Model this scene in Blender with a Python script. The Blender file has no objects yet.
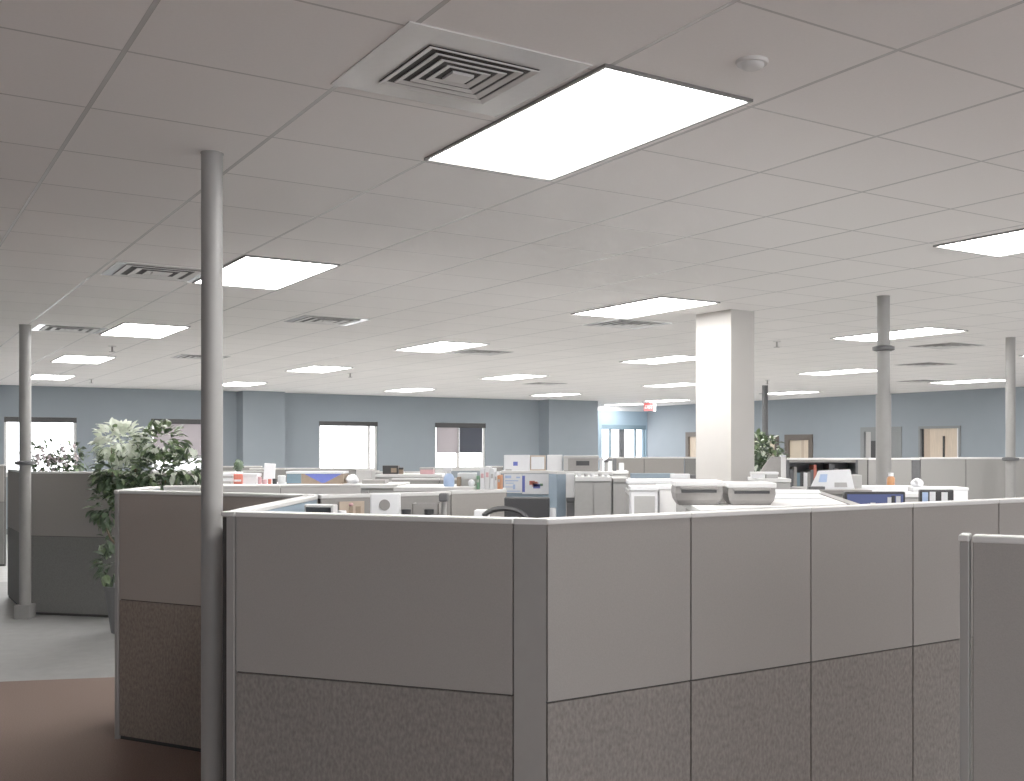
import bpy, bmesh, math, random
from mathutils import Vector, Matrix
random.seed(7)
S = bpy.context.scene
COL = S.collection
PI = math.pi

# ------------------------------------------------------------------ survey
# Plan frame in metres: the camera stands at the origin at eye height EYE and looks along +Y.
EYE, CEIL = 1.571, 2.70
FPX, CX, HY = 1071.8, 580.4, 447.5
PHI = math.radians(33.54)                 # the room's long direction, seen from the plan's X axis
CB, SB = math.cos(PHI), math.sin(PHI)
BX = Vector((CB, SB, 0)); AX = Vector((-SB, CB, 0))
TILE = 0.61
U0, V0 = 2.9906 * TILE, 4.3444 * TILE     # a ceiling grid crossing, room axes


def at(px, py, Y):                         # sight line of a survey reading, at distance Y
    return Vector(((px - CX) / FPX * Y, Y, EYE - (py - HY) / FPX * Y))


def room(u, v, z=0.0):
    return Vector((u * CB - v * SB, u * SB + v * CB, z))


def lat(i, j, z=CEIL):
    return room(U0 + i * TILE, V0 + j * TILE, z)


# ------------------------------------------------------------------ mesh builder
class MB:
    def __init__(s):
        s.v = []; s.f = []; s.m = []

    def add(s, vs, fs, mi=0):
        o = len(s.v)
        s.v += [tuple(v) for v in vs]
        s.f += [tuple(i + o for i in f) for f in fs]
        s.m += [mi] * len(fs)
        return s

    def box(s, x0, x1, y0, y1, z0, z1, bev=0.0, mi=0):
        if bev > 0:
            bm = bmesh.new()
            bmesh.ops.create_cube(bm, size=1)
            for v in bm.verts:
                v.co = ((x0 + x1) / 2 + v.co.x * (x1 - x0), (y0 + y1) / 2 + v.co.y * (y1 - y0), (z0 + z1) / 2 + v.co.z * (z1 - z0))
            bmesh.ops.bevel(bm, geom=list(bm.edges), offset=bev, segments=2, affect='EDGES', profile=.5)
            bm.verts.index_update()
            s.add([v.co for v in bm.verts], [[v.index for v in f.verts] for f in bm.faces], mi)
            bm.free()
            return s
        vs = [(x0, y0, z0), (x1, y0, z0), (x1, y1, z0), (x0, y1, z0), (x0, y0, z1), (x1, y0, z1), (x1, y1, z1), (x0, y1, z1)]
        return s.add(vs, [(0, 3, 2, 1), (4, 5, 6, 7), (0, 1, 5, 4), (1, 2, 6, 5), (2, 3, 7, 6), (3, 0, 4, 7)], mi)

    def prism(s, pts, z0, z1, mi=0):       # counter-clockwise plan polygon
        n = len(pts)
        vs = [(p[0], p[1], z0) for p in pts] + [(p[0], p[1], z1) for p in pts]
        fs = [tuple(range(n - 1, -1, -1)), tuple(range(n, 2 * n))]
        fs += [(i, (i + 1) % n, n + (i + 1) % n, n + i) for i in range(n)]
        return s.add(vs, fs, mi)

    def lathe(s, prof, n=24, c=(0, 0), mi=0):
        vs = []; fs = []
        for r, z in prof:
            for k in range(n):
                a = 2 * PI * k / n
                vs.append((c[0] + r * math.cos(a), c[1] + r * math.sin(a), z))
        for i in range(len(prof) - 1):
            for k in range(n):
                a, b = i * n + k, i * n + (k + 1) % n
                fs.append((a, b, b + n, a + n))
        fs.append(tuple(range(n - 1, -1, -1)))
        fs.append(tuple(range((len(prof) - 1) * n, len(prof) * n)))
        return s.add(vs, fs, mi)

    def tube(s, pts, r, n=8, mi=0):
        pts = [Vector(p) for p in pts]
        rs = r if isinstance(r, (list, tuple)) else [r] * len(pts)
        vs = []; fs = []
        for i, p in enumerate(pts):
            d = (pts[min(i + 1, len(pts) - 1)] - pts[max(i - 1, 0)]).normalized()
            h = Vector((0, 0, 1)) if abs(d.z) < .9 else Vector((1, 0, 0))
            a = d.cross(h).normalized(); b = d.cross(a).normalized()
            for k in range(n):
                t = 2 * PI * k / n
                vs.append(p + (a * math.cos(t) + b * math.sin(t)) * rs[i])
        for i in range(len(pts) - 1):
            for k in range(n):
                x, y = i * n + k, i * n + (k + 1) % n
                fs.append((x, y, y + n, x + n))
        fs.append(tuple(range(n - 1, -1, -1))); fs.append(tuple(range((len(pts) - 1) * n, len(pts) * n)))
        return s.add(vs, fs, mi)

    def xz(s, pts, y0, y1, mi=0):          # outline in the x-z plane, extruded in y
        n = len(pts)
        vs = [(p[0], y0, p[1]) for p in pts] + [(p[0], y1, p[1]) for p in pts]
        fs = [tuple(range(n)), tuple(range(2 * n - 1, n - 1, -1))]
        fs += [(i, n + i, n + (i + 1) % n, (i + 1) % n) for i in range(n)]
        return s.add(vs, fs, mi)

    def build(s, name, mats, parent=None, smooth=False, label=None):
        me = bpy.data.meshes.new(name)
        me.from_pydata(s.v, [], s.f)
        mats = mats if isinstance(mats, (list, tuple)) else [mats]
        for m in mats: me.materials.append(m)
        me.polygons.foreach_set('material_index', s.m)
        bm = bmesh.new(); bm.from_mesh(me)
        bmesh.ops.recalc_face_normals(bm, faces=bm.faces)
        bm.to_mesh(me); bm.free()
        if smooth:
            me.polygons.foreach_set('use_smooth', [True] * len(me.polygons))
            try: me.set_sharp_from_angle(angle=math.radians(40))
            except Exception: pass
        o = bpy.data.objects.new(name, me)
        COL.objects.link(o)
        if parent is not None: o.parent = parent
        if label: o['label'] = label
        return o


def tag(o, label, cat, group=None, kind=None):
    o['label'] = label; o['category'] = cat
    if group: o['group'] = group
    if kind: o['kind'] = kind
    return o


def thing(name, label, cat, loc=(0, 0, 0), rz=0.0, group=None):
    o = bpy.data.objects.new(name, None)
    o.empty_display_size = .1
    COL.objects.link(o)
    o.location = loc; o.rotation_euler = (0, 0, rz)
    return tag(o, label, cat, group)


def struct(o):
    o['kind'] = 'structure'
    return o


def put(o, loc, rz=0.0):
    o.location = loc; o.rotation_euler = (0, 0, rz); return o


# ------------------------------------------------------------------ materials
def mat(name, col, rough=.6, metal=0.0, spec=.5, noise=0.0, nscale=40, stretch=None, bump=0.0):
    m = bpy.data.materials.new(name); m.use_nodes = True
    nt = m.node_tree; b = nt.nodes['Principled BSDF']
    b.inputs['Base Color'].default_value = (*col, 1)
    b.inputs['Roughness'].default_value = rough
    b.inputs['Metallic'].default_value = metal
    b.inputs['Specular IOR Level'].default_value = spec
    if noise or bump:
        tc = nt.nodes.new('ShaderNodeTexCoord'); mp = nt.nodes.new('ShaderNodeMapping')
        if stretch: mp.inputs['Scale'].default_value = stretch
        nz = nt.nodes.new('ShaderNodeTexNoise'); nz.inputs['Scale'].default_value = nscale; nz.inputs['Detail'].default_value = 3
        nt.links.new(tc.outputs['Object'], mp.inputs['Vector']); nt.links.new(mp.outputs['Vector'], nz.inputs['Vector'])
        if noise:
            rp = nt.nodes.new('ShaderNodeValToRGB')
            rp.color_ramp.elements[0].position = .3; rp.color_ramp.elements[1].position = .7
            rp.color_ramp.elements[0].color = (*[max(0, c * (1 - noise)) for c in col], 1)
            rp.color_ramp.elements[1].color = (*[min(1, c * (1 + noise)) for c in col], 1)
            nt.links.new(nz.outputs['Fac'], rp.inputs['Fac']); nt.links.new(rp.outputs['Color'], b.inputs['Base Color'])
        if bump:
            bp = nt.nodes.new('ShaderNodeBump'); bp.inputs['Strength'].default_value = bump; bp.inputs['Distance'].default_value = .004
            nt.links.new(nz.outputs['Fac'], bp.inputs['Height']); nt.links.new(bp.outputs['Normal'], b.inputs['Normal'])
    return m


def emis(name, col, st):
    m = bpy.data.materials.new(name); m.use_nodes = True
    nt = m.node_tree; nt.nodes.clear()
    e = nt.nodes.new('ShaderNodeEmission'); o = nt.nodes.new('ShaderNodeOutputMaterial')
    e.inputs['Color'].default_value = (*col, 1); e.inputs['Strength'].default_value = st
    nt.links.new(e.outputs[0], o.inputs[0]); return m


def translucent(name, col, fac=.5, trans=0.0):
    m = bpy.data.materials.new(name); m.use_nodes = True
    nt = m.node_tree; nt.nodes.clear()
    d = nt.nodes.new('ShaderNodeBsdfDiffuse'); t = nt.nodes.new('ShaderNodeBsdfTranslucent'); mx = nt.nodes.new('ShaderNodeMixShader')
    o = nt.nodes.new('ShaderNodeOutputMaterial')
    d.inputs[0].default_value = (*col, 1); t.inputs[0].default_value = (*col, 1); mx.inputs[0].default_value = fac
    nt.links.new(d.outputs[0], mx.inputs[1]); nt.links.new(t.outputs[0], mx.inputs[2])
    last = mx
    if trans:
        tr = nt.nodes.new('ShaderNodeBsdfTransparent'); m2 = nt.nodes.new('ShaderNodeMixShader'); m2.inputs[0].default_value = trans
        nt.links.new(mx.outputs[0], m2.inputs[1]); nt.links.new(tr.outputs[0], m2.inputs[2]); last = m2
    nt.links.new(last.outputs[0], o.inputs[0]); return m


def glass_mat(name, tint=(.97, .98, 1), gloss=.06):
    m = bpy.data.materials.new(name); m.use_nodes = True
    nt = m.node_tree; nt.nodes.clear()
    t = nt.nodes.new('ShaderNodeBsdfTransparent'); g = nt.nodes.new('ShaderNodeBsdfGlossy'); mx = nt.nodes.new('ShaderNodeMixShader')
    o = nt.nodes.new('ShaderNodeOutputMaterial')
    t.inputs[0].default_value = (*tint, 1); g.inputs['Roughness'].default_value = .02; mx.inputs[0].default_value = gloss
    nt.links.new(t.outputs[0], mx.inputs[1]); nt.links.new(g.outputs[0], mx.inputs[2]); nt.links.new(mx.outputs[0], o.inputs[0]); return m


def ceiling_mat():
    m = bpy.data.materials.new('ceiling_tiles'); m.use_nodes = True
    nt = m.node_tree; N = nt.nodes; Lk = nt.links; b = N['Principled BSDF']
    tc = N.new('ShaderNodeTexCoord'); sp = N.new('ShaderNodeSeparateXYZ'); Lk.new(tc.outputs['Object'], sp.inputs[0])

    def mth(op, a, c=None):
        n = N.new('ShaderNodeMath'); n.operation = op
        for k, q in enumerate((a, c)):
            if q is None: continue
            if isinstance(q, (int, float)): n.inputs[k].default_value = q
            else: Lk.new(q, n.inputs[k])
        return n.outputs[0]
    dist = []; cell = []
    for ax in ('X', 'Y'):
        t = mth('DIVIDE', sp.outputs[ax], TILE)
        cell.append(mth('FLOOR', t))
        fr = mth('FRACT', t)
        dist.append(mth('MULTIPLY', mth('MINIMUM', fr, mth('SUBTRACT', 1.0, fr)), TILE))
    lx = mth('LESS_THAN', dist[0], .0055); ly = mth('LESS_THAN', dist[1], .005)
    lxd = mth('LESS_THAN', dist[0], .0078)
    cmb = N.new('ShaderNodeCombineXYZ'); Lk.new(cell[0], cmb.inputs[0]); Lk.new(cell[1], cmb.inputs[1])
    wn = N.new('ShaderNodeTexWhiteNoise'); wn.noise_dimensions = '2D'; Lk.new(cmb.outputs[0], wn.inputs['Vector'])
    nz = N.new('ShaderNodeTexNoise'); nz.inputs['Scale'].default_value = 90; nz.inputs['Detail'].default_value = 3
    Lk.new(tc.outputs['Object'], nz.inputs['Vector'])
    val = mth('ADD', mth('MULTIPLY', wn.outputs['Value'], .035), mth('MULTIPLY', nz.outputs['Fac'], .06))
    val = mth('ADD', val, .87)
    dark = mth('SUBTRACT', 1.0, mth('MAXIMUM', mth('MULTIPLY', lxd, .5), mth('MULTIPLY', ly, .38)))
    val = mth('MULTIPLY', val, dark)
    cc = N.new('ShaderNodeCombineColor')
    for k, f in enumerate((1.0, .962, .938)): Lk.new(mth('MULTIPLY', val, f), cc.inputs[k])
    Lk.new(cc.outputs[0], b.inputs['Base Color'])
    line = lx
    Lk.new(mth('SUBTRACT', .95, mth('MULTIPLY', line, .62)), b.inputs['Roughness'])
    Lk.new(mth('ADD', .08, mth('MULTIPLY', line, .5)), b.inputs['Specular IOR Level'])
    return m


M = {}
M['ceiling'] = ceiling_mat()
M['wall'] = mat('blue_grey_paint', (.215, .25, .285), .7, noise=.02, nscale=3)
M['wall_blue'] = mat('blue_paint', (.22, .31, .39), .7, noise=.02, nscale=3)
M['wall_dim'] = mat('grey_paint', (.36, .38, .40), .7, noise=.02, nscale=3)
M['base'] = mat('baseboard', (.10, .11, .12), .5, noise=.05)
M['floor'] = mat('grey_vinyl', (.46, .46, .45), .38, noise=.10, nscale=9)
M['floor_dim'] = mat('dark_grey_vinyl', (.265, .262, .258), .4, noise=.10, nscale=9)  # same vinyl, darkened in the aisle to offset strong lamp light
M['carpet'] = mat('brown_carpet', (.165, .116, .096), .95, spec=.1, noise=.22, nscale=160, bump=.4)
M['up'] = mat('upper_panel_fabric', (.315, .293, .276), .9, spec=.15, noise=.05, nscale=320, bump=.12)
M['up_far_dim'] = mat('dimmed_far_fabric', (.26, .25, .24), .9, spec=.15, noise=.04, nscale=320, bump=.1)  # upper fabric darkened to offset strong lamp light on the far rows
M['lo'] = mat('lower_panel_fabric', (.216, .196, .18), .95, spec=.1, noise=.22, nscale=95, stretch=(1, 1, .55), bump=.3)
M['up_warm'] = mat('warm_panel_fabric', (.31, .265, .238), .9, spec=.15, noise=.05, nscale=320, bump=.12)
M['lo_warm'] = mat('warm_lower_fabric', (.205, .165, .138), .95, spec=.1, noise=.22, nscale=95, stretch=(1, 1, .55), bump=.3)
M['lo_plain'] = mat('plain_lower_fabric', (.20, .197, .19), .9, spec=.1, noise=.10, nscale=120, bump=.2)
M['blue_fab'] = mat('blue_grey_fabric', (.25, .32, .39), .9, spec=.1, noise=.08, nscale=200, bump=.2)
M['cap'] = mat('light_metal_cap', (.68, .665, .65), .32, noise=.01)
M['post'] = mat('grey_post_metal', (.285, .272, .26), .45, noise=.03, nscale=20)
M['seam'] = mat('dark_seam', (.03, .028, .027), .8, noise=.1)
M['pole'] = mat('pole_metal', (.26, .252, .245), .42, metal=0.0, noise=.03, nscale=15)
M['column'] = mat('column_paint', (.50, .475, .45), .6, noise=.02, nscale=6)
M['lamp'] = emis('lamp_lens', (1, .985, .96), 22.0)
M['frame_dk'] = mat('dark_fixture_trim', (.16, .155, .15), .4, metal=.3, noise=.05)
M['white_metal'] = mat('white_metal', (.66, .645, .63), .16, noise=.02)
M['vent'] = mat('vent_metal', (.62, .60, .585), .4, noise=.02)
M['vent_dk'] = mat('vent_inside', (.03, .028, .027), .8, noise=.05)
M['dark'] = mat('dark_plastic', (.018, .018, .02), .45, noise=.1)
M['dkgrey'] = mat('dark_grey_plastic', (.08, .08, .085), .5, noise=.1)
M['grey'] = mat('grey_plastic', (.24, .225, .215), .45, noise=.04)
M['grey_lt'] = mat('light_grey_laminate', (.40, .393, .382), .45, noise=.03)
M['white'] = mat('white_plastic', (.80, .80, .82), .4, noise=.02)
M['paper'] = mat('white_paper', (.82, .83, .86), .8, noise=.02)
M['laminate'] = mat('white_laminate', (.80, .79, .78), .35, noise=.02)
M['red'] = mat('red_print', (.55, .13, .09), .6, noise=.05)
M['orange'] = mat('orange_print', (.58, .23, .10), .6, noise=.05)
M['amber'] = mat('amber_plastic', (.45, .19, .07), .3, noise=.05)
M['pink'] = mat('pink_print', (.62, .34, .36), .6, noise=.05)
M['blue'] = mat('blue_print', (.10, .13, .48), .6, noise=.05)
M['blue_lt'] = mat('pale_blue_plastic', (.38, .52, .80), .3, noise=.04)
M['teal'] = mat('teal_print', (.12, .19, .24), .6, noise=.05)
M['brown'] = mat('brown_board', (.26, .19, .13), .7, noise=.08)
M['tan'] = mat('tan_board', (.48, .37, .28), .7, noise=.06)
M['green'] = mat('green_print', (.12, .26, .15), .6, noise=.05)
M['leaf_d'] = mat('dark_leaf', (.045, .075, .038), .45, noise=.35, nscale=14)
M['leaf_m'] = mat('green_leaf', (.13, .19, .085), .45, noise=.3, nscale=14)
M['leaf_l'] = translucent('pale_lit_leaf', (.93, .97, .86), .5)  # pale variegation; on the ficus it also paints lamp-lit leaves
M['petal'] = mat('pink_white_petal', (.72, .62, .65), .6, noise=.1, nscale=20)
M['bark'] = mat('bark', (.13, .09, .06), .9, noise=.25, nscale=40)
M['pot'] = mat('grey_pot', (.13, .13, .135), .6, noise=.06)
M['soil'] = mat('soil', (.04, .03, .022), .95, noise=.3)
M['wood'] = mat('pale_wood_door', (.62, .50, .38), .5, noise=.10, nscale=9, stretch=(6, 6, .5))
M['beige'] = mat('beige_room', (.62, .52, .39), .7, noise=.04, nscale=4)
M['door_grey'] = mat('grey_door', (.17, .18, .185), .5, noise=.04)
M['brown_frame'] = mat('dark_brown_frame', (.085, .065, .052), .5, noise=.1)
M['glass'] = glass_mat('window_glass')
M['shade_dk'] = mat('shade_cassette', (.016, .015, .016), .5, noise=.05)
M['screen'] = translucent('screen_shade', (.41, .38, .385), .75, .03)
M['screen_dk'] = translucent('dark_screen_shade', (.11, .115, .135), .7, .03)
M['exit_red'] = mat('exit_red', (.50, .06, .06), .5, noise=.04)
M['screen_blue'] = emis('lit_screen', (.15, .18, .40), .42)
M['brick'] = mat('brick_outside', (.40, .30, .28), .9, noise=.15, nscale=6)

# ------------------------------------------------------------------ room shell
UR, VF, VR, UL, VN = 17.85, 21.85, 23.6, -3.2, -4.2   # right wall, window wall, recess wall, left wall, near wall
_r = (598 - CX) / FPX
UREC = (CB * _r + SB) * (VF - .45) / (CB - SB * _r)      # right end of the window wall


def shell():
    # floor: grey vinyl everywhere, brown carpet in the near part with a gently curved front edge
    pts = [room(UL, VN), room(UR, VN), room(UR, VR), room(UL, VR)]
    struct(MB().prism(pts, -.10, 0).build('floor', M['floor']))
    edge = [(-9.5, 4.2), (-6.2, 6.1), (-5.0, 6.75), (-3.9, 7.16), (-3.1, 7.32), (-2.5, 7.35), (-1.6, 5.2), (-1.2, 3.8), (-.2, 3.42), (1.2, 4.2), (4.4, 4.6)]
    # carpet outline kept inside the room
    cp = [room(UL + .02, VN + .02), room(UR - .02, VN + .02)] + [Vector((7.5, 2.0, 0))] + [Vector((*e, 0)) for e in reversed(edge)]
    cp = [p for p in cp if p.x * CB + p.y * SB > UL]
    cp.append(room(UL + .02, 7.0))
    struct(MB().prism(cp, .0, .006).build('floor', M['carpet']))
    aisle = [(-9.0, 4.4)] + edge[1:6] + [(-2.5, 7.35), (-2.4, 9.0), (-3.2, 12.5), (-9.2, 12.5)]
    struct(MB().prism([Vector((*e, 0)) for e in aisle if (e[0] * CB + e[1] * SB) > UL], 0, .003).build('floor', M['floor_dim']))
    c = MB().box(UL - U0 - .2, UR - U0 + .2, VN - V0 - .2, VR - V0 + .2, 0, .10).build('ceiling', M['ceiling'])
    put(c, lat(0, 0), PHI); struct(c)


shell()

# --- window wall (v = VF), built as one mesh with four openings
WZ0, WZ1 = 1.08, 2.13


def wall_u(px, v):          # room u where a sight line meets the plane v = const
    r = (px - CX) / FPX
    Y = v / (CB - SB * r)
    return (CB * r + SB) * Y


def wall_v(px, u):          # room v where a sight line meets the plane u = const
    r = (px - CX) / FPX
    Y = u / (CB * r + SB)
    return (CB - SB * r) * Y


def wall_z(px, py, u=None, v=None):
    r = (px - CX) / FPX
    Y = v / (CB - SB * r) if v is not None else u / (CB * r + SB)
    return EYE - (py - HY) / FPX * Y


wins = [(wall_u(4, VF), wall_u(77, VF)), (wall_u(151, VF), wall_u(207, VF)), (wall_u(319, VF), wall_u(378, VF)), (wall_u(435, VF), wall_u(486, VF))]


def holed_wall(name, a0, a1, holes, th, z1=CEIL):
    """wall along local x from a0 to a1, local y 0..th, with rectangular holes (x0, x1, z0, z1)"""
    m = MB(); x = a0
    for h in sorted(holes):
        m.box(x, h[0], 0, th, 0, z1)
        if h[2] > 0: m.box(h[0], h[1], 0, th, 0, h[2])
        m.box(h[0], h[1], 0, th, h[3], z1)
        x = h[1]
    m.box(x, a1, 0, th, 0, z1)
    return m.build(name, M['wall'])


w = holed_wall('wall_back', UL - .2, UREC, [(a, b, WZ0, WZ1) for a, b in wins], .22)
struct(put(w, room(0, VF), PHI))
w = MB().box(0, .22, 0, VR - VF - .22, 0, CEIL).build('wall_recess_side', M['wall'])
struct(put(w, room(UREC - .22, VF + .22), PHI))
rw = (wall_u(602, VR), wall_u(646, VR))
RZ1 = wall_z(622, 425, v=VR)
w = holed_wall('wall_recess', UREC - .22, UR + .2, [(rw[0], rw[1], .12, RZ1)], .22)
w.data.materials[0] = M['wall_blue']
struct(put(w, room(0, VR), PHI))
w = MB().box(0, .2, VN - .2, VF, 0, CEIL).build('wall_left', M['wall']); struct(put(w, room(UL - .2, 0), PHI))
NW_FILL = [(-2.6 + 3.4 * k, .4 + 3.4 * k) for k in range(6)]   # added window band, unseen behind the camera, to light the near panels
w = holed_wall('wall_near', UL, UR, [(a, b, .85, 2.45) for a, b in NW_FILL], .2)
struct(put(w, room(0, VN - .2), PHI))
# pilasters on the window wall
for n, (a, b) in enumerate(((243, 285), (549, 598))):
    u0_, u1_ = wall_u(a, VF - .45), (UREC if n == 1 else wall_u(b, VF - .45))
    w = MB().box(u0_, u1_, -.45, 0, 0, CEIL).build('wall_pilaster', M['wall'])
    struct(put(w, room(0, VF), PHI))
b = MB().box(UL, wall_u(243, VF - .45), -.015, 0, 0, .1).build('baseboard_back', M['base']); struct(put(b, room(0, VF), PHI))
b = MB().box(UREC + .0, UR, -.015, 0, CEIL - .14, CEIL).build('glare_band_1', M['white']); struct(put(b, room(0, VR), PHI))  # white band puts the window-lit ceiling glare into colour


def window(n, a, b, z0, z1, v, mull=(), shade=None, casing=.10, cas_mat='shade_dk', frame='white_metal', label=None):
    root = MB()
    fw = .045
    root.box(a, a + fw, .06, .12, z0, z1).box(b - fw, b, .06, .12, z0, z1).box(a, b, .06, .12, z0, z0 + fw).box(a, b, .06, .12, z1 - fw, z1)
    o = root.build('window_%d' % n, M[frame]); struct(put(o, room(0, v), PHI))
    MB().box(a + fw, b - fw, .085, .093, z0 + fw, z1 - fw).build('pane', M['glass'], o)
    for x, wd in mull:
        MB().box(x - wd / 2, x + wd / 2, .065, .115, z0 + fw, z1 - fw).build('mullion', M['dkgrey' if wd > .1 else frame], o)
    MB().box(a - .02, b + .02, -.035, 0, z0 - .04, z0).build('window_sill', M['white_metal'], o)
    if casing:
        MB().box(a + .005, b - .005, .0, .055, z1 - casing, z1 - .003).build('roller_shade_cassette', M[cas_mat], o)
    for (x0, x1, zb, mt) in (shade or ()):
        MB().box(x0, x1, .035, .038, zb, z1 - casing).box(x0, x1, .028, .045, zb - .02, zb).build('roller_shade', M[mt], o)
    return o


(a, b) = wins[0]; window(1, a, b, WZ0, WZ1, VF, casing=.10)
(a, b) = wins[1]; window(2, a, b, WZ0, WZ1, VF, casing=.10, shade=[(a + .05, b - .05, WZ0 + .30, 'screen')])
(a, b) = wins[2]; window(3, a, b, WZ0, WZ1, VF, mull=[(b - .18, .05)], casing=.10)
(a, b) = wins[3]; mid = a + (b - a) * .47
window(4, a, b, WZ0, WZ1, VF, mull=[(mid, .06)], casing=.11, shade=[(a + .05, mid - .02, WZ0 + .39, 'screen'), (mid + .02, b - .08, WZ0 + .39, 'screen_dk')])
d = rw[1] - rw[0]
window(5, rw[0], rw[1], .12, RZ1, VR, mull=[(rw[0] + d * .22, .05), (rw[0] + d * .48, .16), (rw[0] + d * .79, .05)], casing=.12, cas_mat='teal', frame='teal')

for k, (a, b) in enumerate(NW_FILL):  # frames and panes of the added daylight windows, out of view
    o = MB().box(a, a + .05, .06, .12, .85, 2.45).box(b - .05, b, .06, .12, .85, 2.45).box(a + .05, b - .05, .06, .12, .85, .90).box(a + .05, b - .05, .06, .12, 2.40, 2.45).box((a + b) / 2 - .025, (a + b) / 2 + .025, .06, .12, .9, 2.4).build('window_%d' % (7 + k), M['white_metal'])
    struct(put(o, room(0, VN - .2), PHI))
    MB().box(a + .05, b - .05, .085, .093, .90, 2.40).build('pane', M['glass'], o)

# --- right wall (u = UR) with office doors and interior windows
def vr(px): return wall_v(px, UR)


holes = []
def rdoor(n, kind, pl, pr, ptop, build):
    v1, v0 = vr(pl), vr(pr)
    zt = wall_z((pl + pr) / 2, ptop, u=UR)
    build(n, v0, v1, zt)
    return (v0, v1, zt)


def frame_part(o, v0, v1, zt, w, m, z0=0.0, y0=-.02, y1=.08):
    f = MB().box(v0, v0 + w, y0, y1, z0, zt).box(v1 - w, v1, y0, y1, z0, zt).box(v0 + w, v1 - w, y0, y1, zt - w, zt)
    if z0 > 0: f.box(v0 + w, v1 - w, y0, y1, z0, z0 + w)
    return f.build('frame', M[m], o)


# local frame of the right wall: local x runs along the room's v axis, local -y... faces the room
RW = PHI + PI / 2
def rwall_put(o): return struct(put(o, room(UR, 0), RW))
# after the turn, local +y points to -u, i.e. INTO the room; the wall body is local y < 0


doors = []
def office(n, name, pl, pr, ptop, fm, fw, leaf, z0=0.0, extra=None):
    v1, v0 = vr(pl), vr(pr)
    zt = wall_z((pl + pr) / 2, ptop, u=UR)
    o = frame = MB()
    frame.box(v0, v0 + fw, -.10, .02, z0, zt).box(v1 - fw, v1, -.10, .02, z0, zt).box(v0 + fw, v1 - fw, -.10, .02, zt - fw, zt)
    if z0 > 0: frame.box(v0 + fw, v1 - fw, -.10, .02, z0, z0 + fw)
    o = frame.build('%s_%d' % (name, n), M[fm]); rwall_put(o)
    for (f0, f1, za, zb, mt, nm) in leaf:      # fractions counted from the left as seen from the room
        x1, x0 = v1 - fw - (v1 - v0 - 2 * fw) * f0, v1 - fw - (v1 - v0 - 2 * fw) * f1
        MB().box(x0, x1, -.07, -.03, z0 + (fw if z0 else 0) + (zt - fw - z0) * za, z0 + (zt - fw - z0) * zb).build(nm, M[mt], o)
    if extra: extra(o, v0, v1, zt)
    holes.append((v0, v1, z0, zt))
    return o


def handle(o, v0, v1, zt):
    MB().box(v0 + .40, v0 + .435, -.03, .0, .95, 1.80).build('door_handle', M['dark'], o)


office(1, 'door', 686, 712, 432, 'brown_frame', .12, [(0, 1, 0, 1, 'wood', 'door_leaf')])
office(2, 'door', 751, 779, 436, 'brown_frame', .13, [(0, .7, 0, 1, 'leaf_d', 'door_leaf'), (.7, 1, 0, 1, 'beige', 'side_panel')])
office(6, 'window', 785, 813, 434.5, 'brown_frame', .13, [(0, .58, 0, 1, 'beige', 'pane'), (.58, .72, 0, 1, 'tan', 'pane'), (.72, 1, 0, 1, 'wood', 'pane')], z0=.9)
office(3, 'door', 861, 902, 427, 'door_grey', .10, [(0, .16, 0, 1, 'grey_lt', 'side_panel'), (.16, .36, 0, .90, 'dark', 'inner_frame'), (.36, .6, 0, .86, 'grey_lt', 'door_leaf'), (.16, .6, .90, 1, 'door_grey', 'transom_panel'), (.6, 1, 0, 1, 'door_grey', 'side_panel')])
office(4, 'door', 919, 961, 426, 'door_grey', .05, [(0, .06, 0, 1, 'dark', 'side_jamb'), (.06, .22, 0, 1, 'tan', 'side_panel'), (.22, .93, 0, 1, 'wood', 'door_leaf'), (.93, 1, 0, 1, 'white', 'side_trim')], extra=handle)
m = MB(); x = VN
for h in sorted(holes):
    m.box(x, h[0], -.2, 0, 0, CEIL)
    if h[2] > 0: m.box(h[0], h[1], -.2, 0, 0, h[2])
    m.box(h[0], h[1], -.2, 0, h[3], CEIL)
    m.box(h[0], h[1], -.2, -.12, h[2], h[3])
    x = h[1]
m.box(x, VR, -.2, 0, 0, CEIL)
rwall_put(m.build('wall_right', M['wall']))

# --- square column
w = MB().box(0, .255, 0, .445, 0, CEIL).build('wall_column', M['column'])
q = at(731, 309, 8.74); struct(put(w, (q.x, q.y, 0), PHI))

# ------------------------------------------------------------------ ceiling fittings
LW, LL = .585, 1.235
first_light = None
def light(i, j, label):
    global first_light
    loc = lat(i, j)
    if first_light is None:
        t = thing('ceiling_light', label, 'ceiling light', loc, PHI, 'recessed ceiling light panels')
        a, bb, f = LW / 2, LL / 2, .012
        MB().box(-a, -a + f, -bb, bb, -.010, 0).box(a - f, a, -bb, bb, -.010, 0).box(-a + f, a - f, -bb, -bb + f, -.010, 0).box(-a + f, a - f, bb - f, bb, -.010, 0).build('fixture_frame', M['frame_dk'], t)
        MB().box(-a + f, a - f, -bb + f, bb - f, -.005, 0).build('diffuser', M['lamp'], t)
        first_light = t
        return t
    t = first_light.copy(); COL.objects.link(t); t.location = loc; t['label'] = label
    for ch in first_light.children:
        c = ch.copy(); COL.objects.link(c); c.parent = t
    return t


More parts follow.
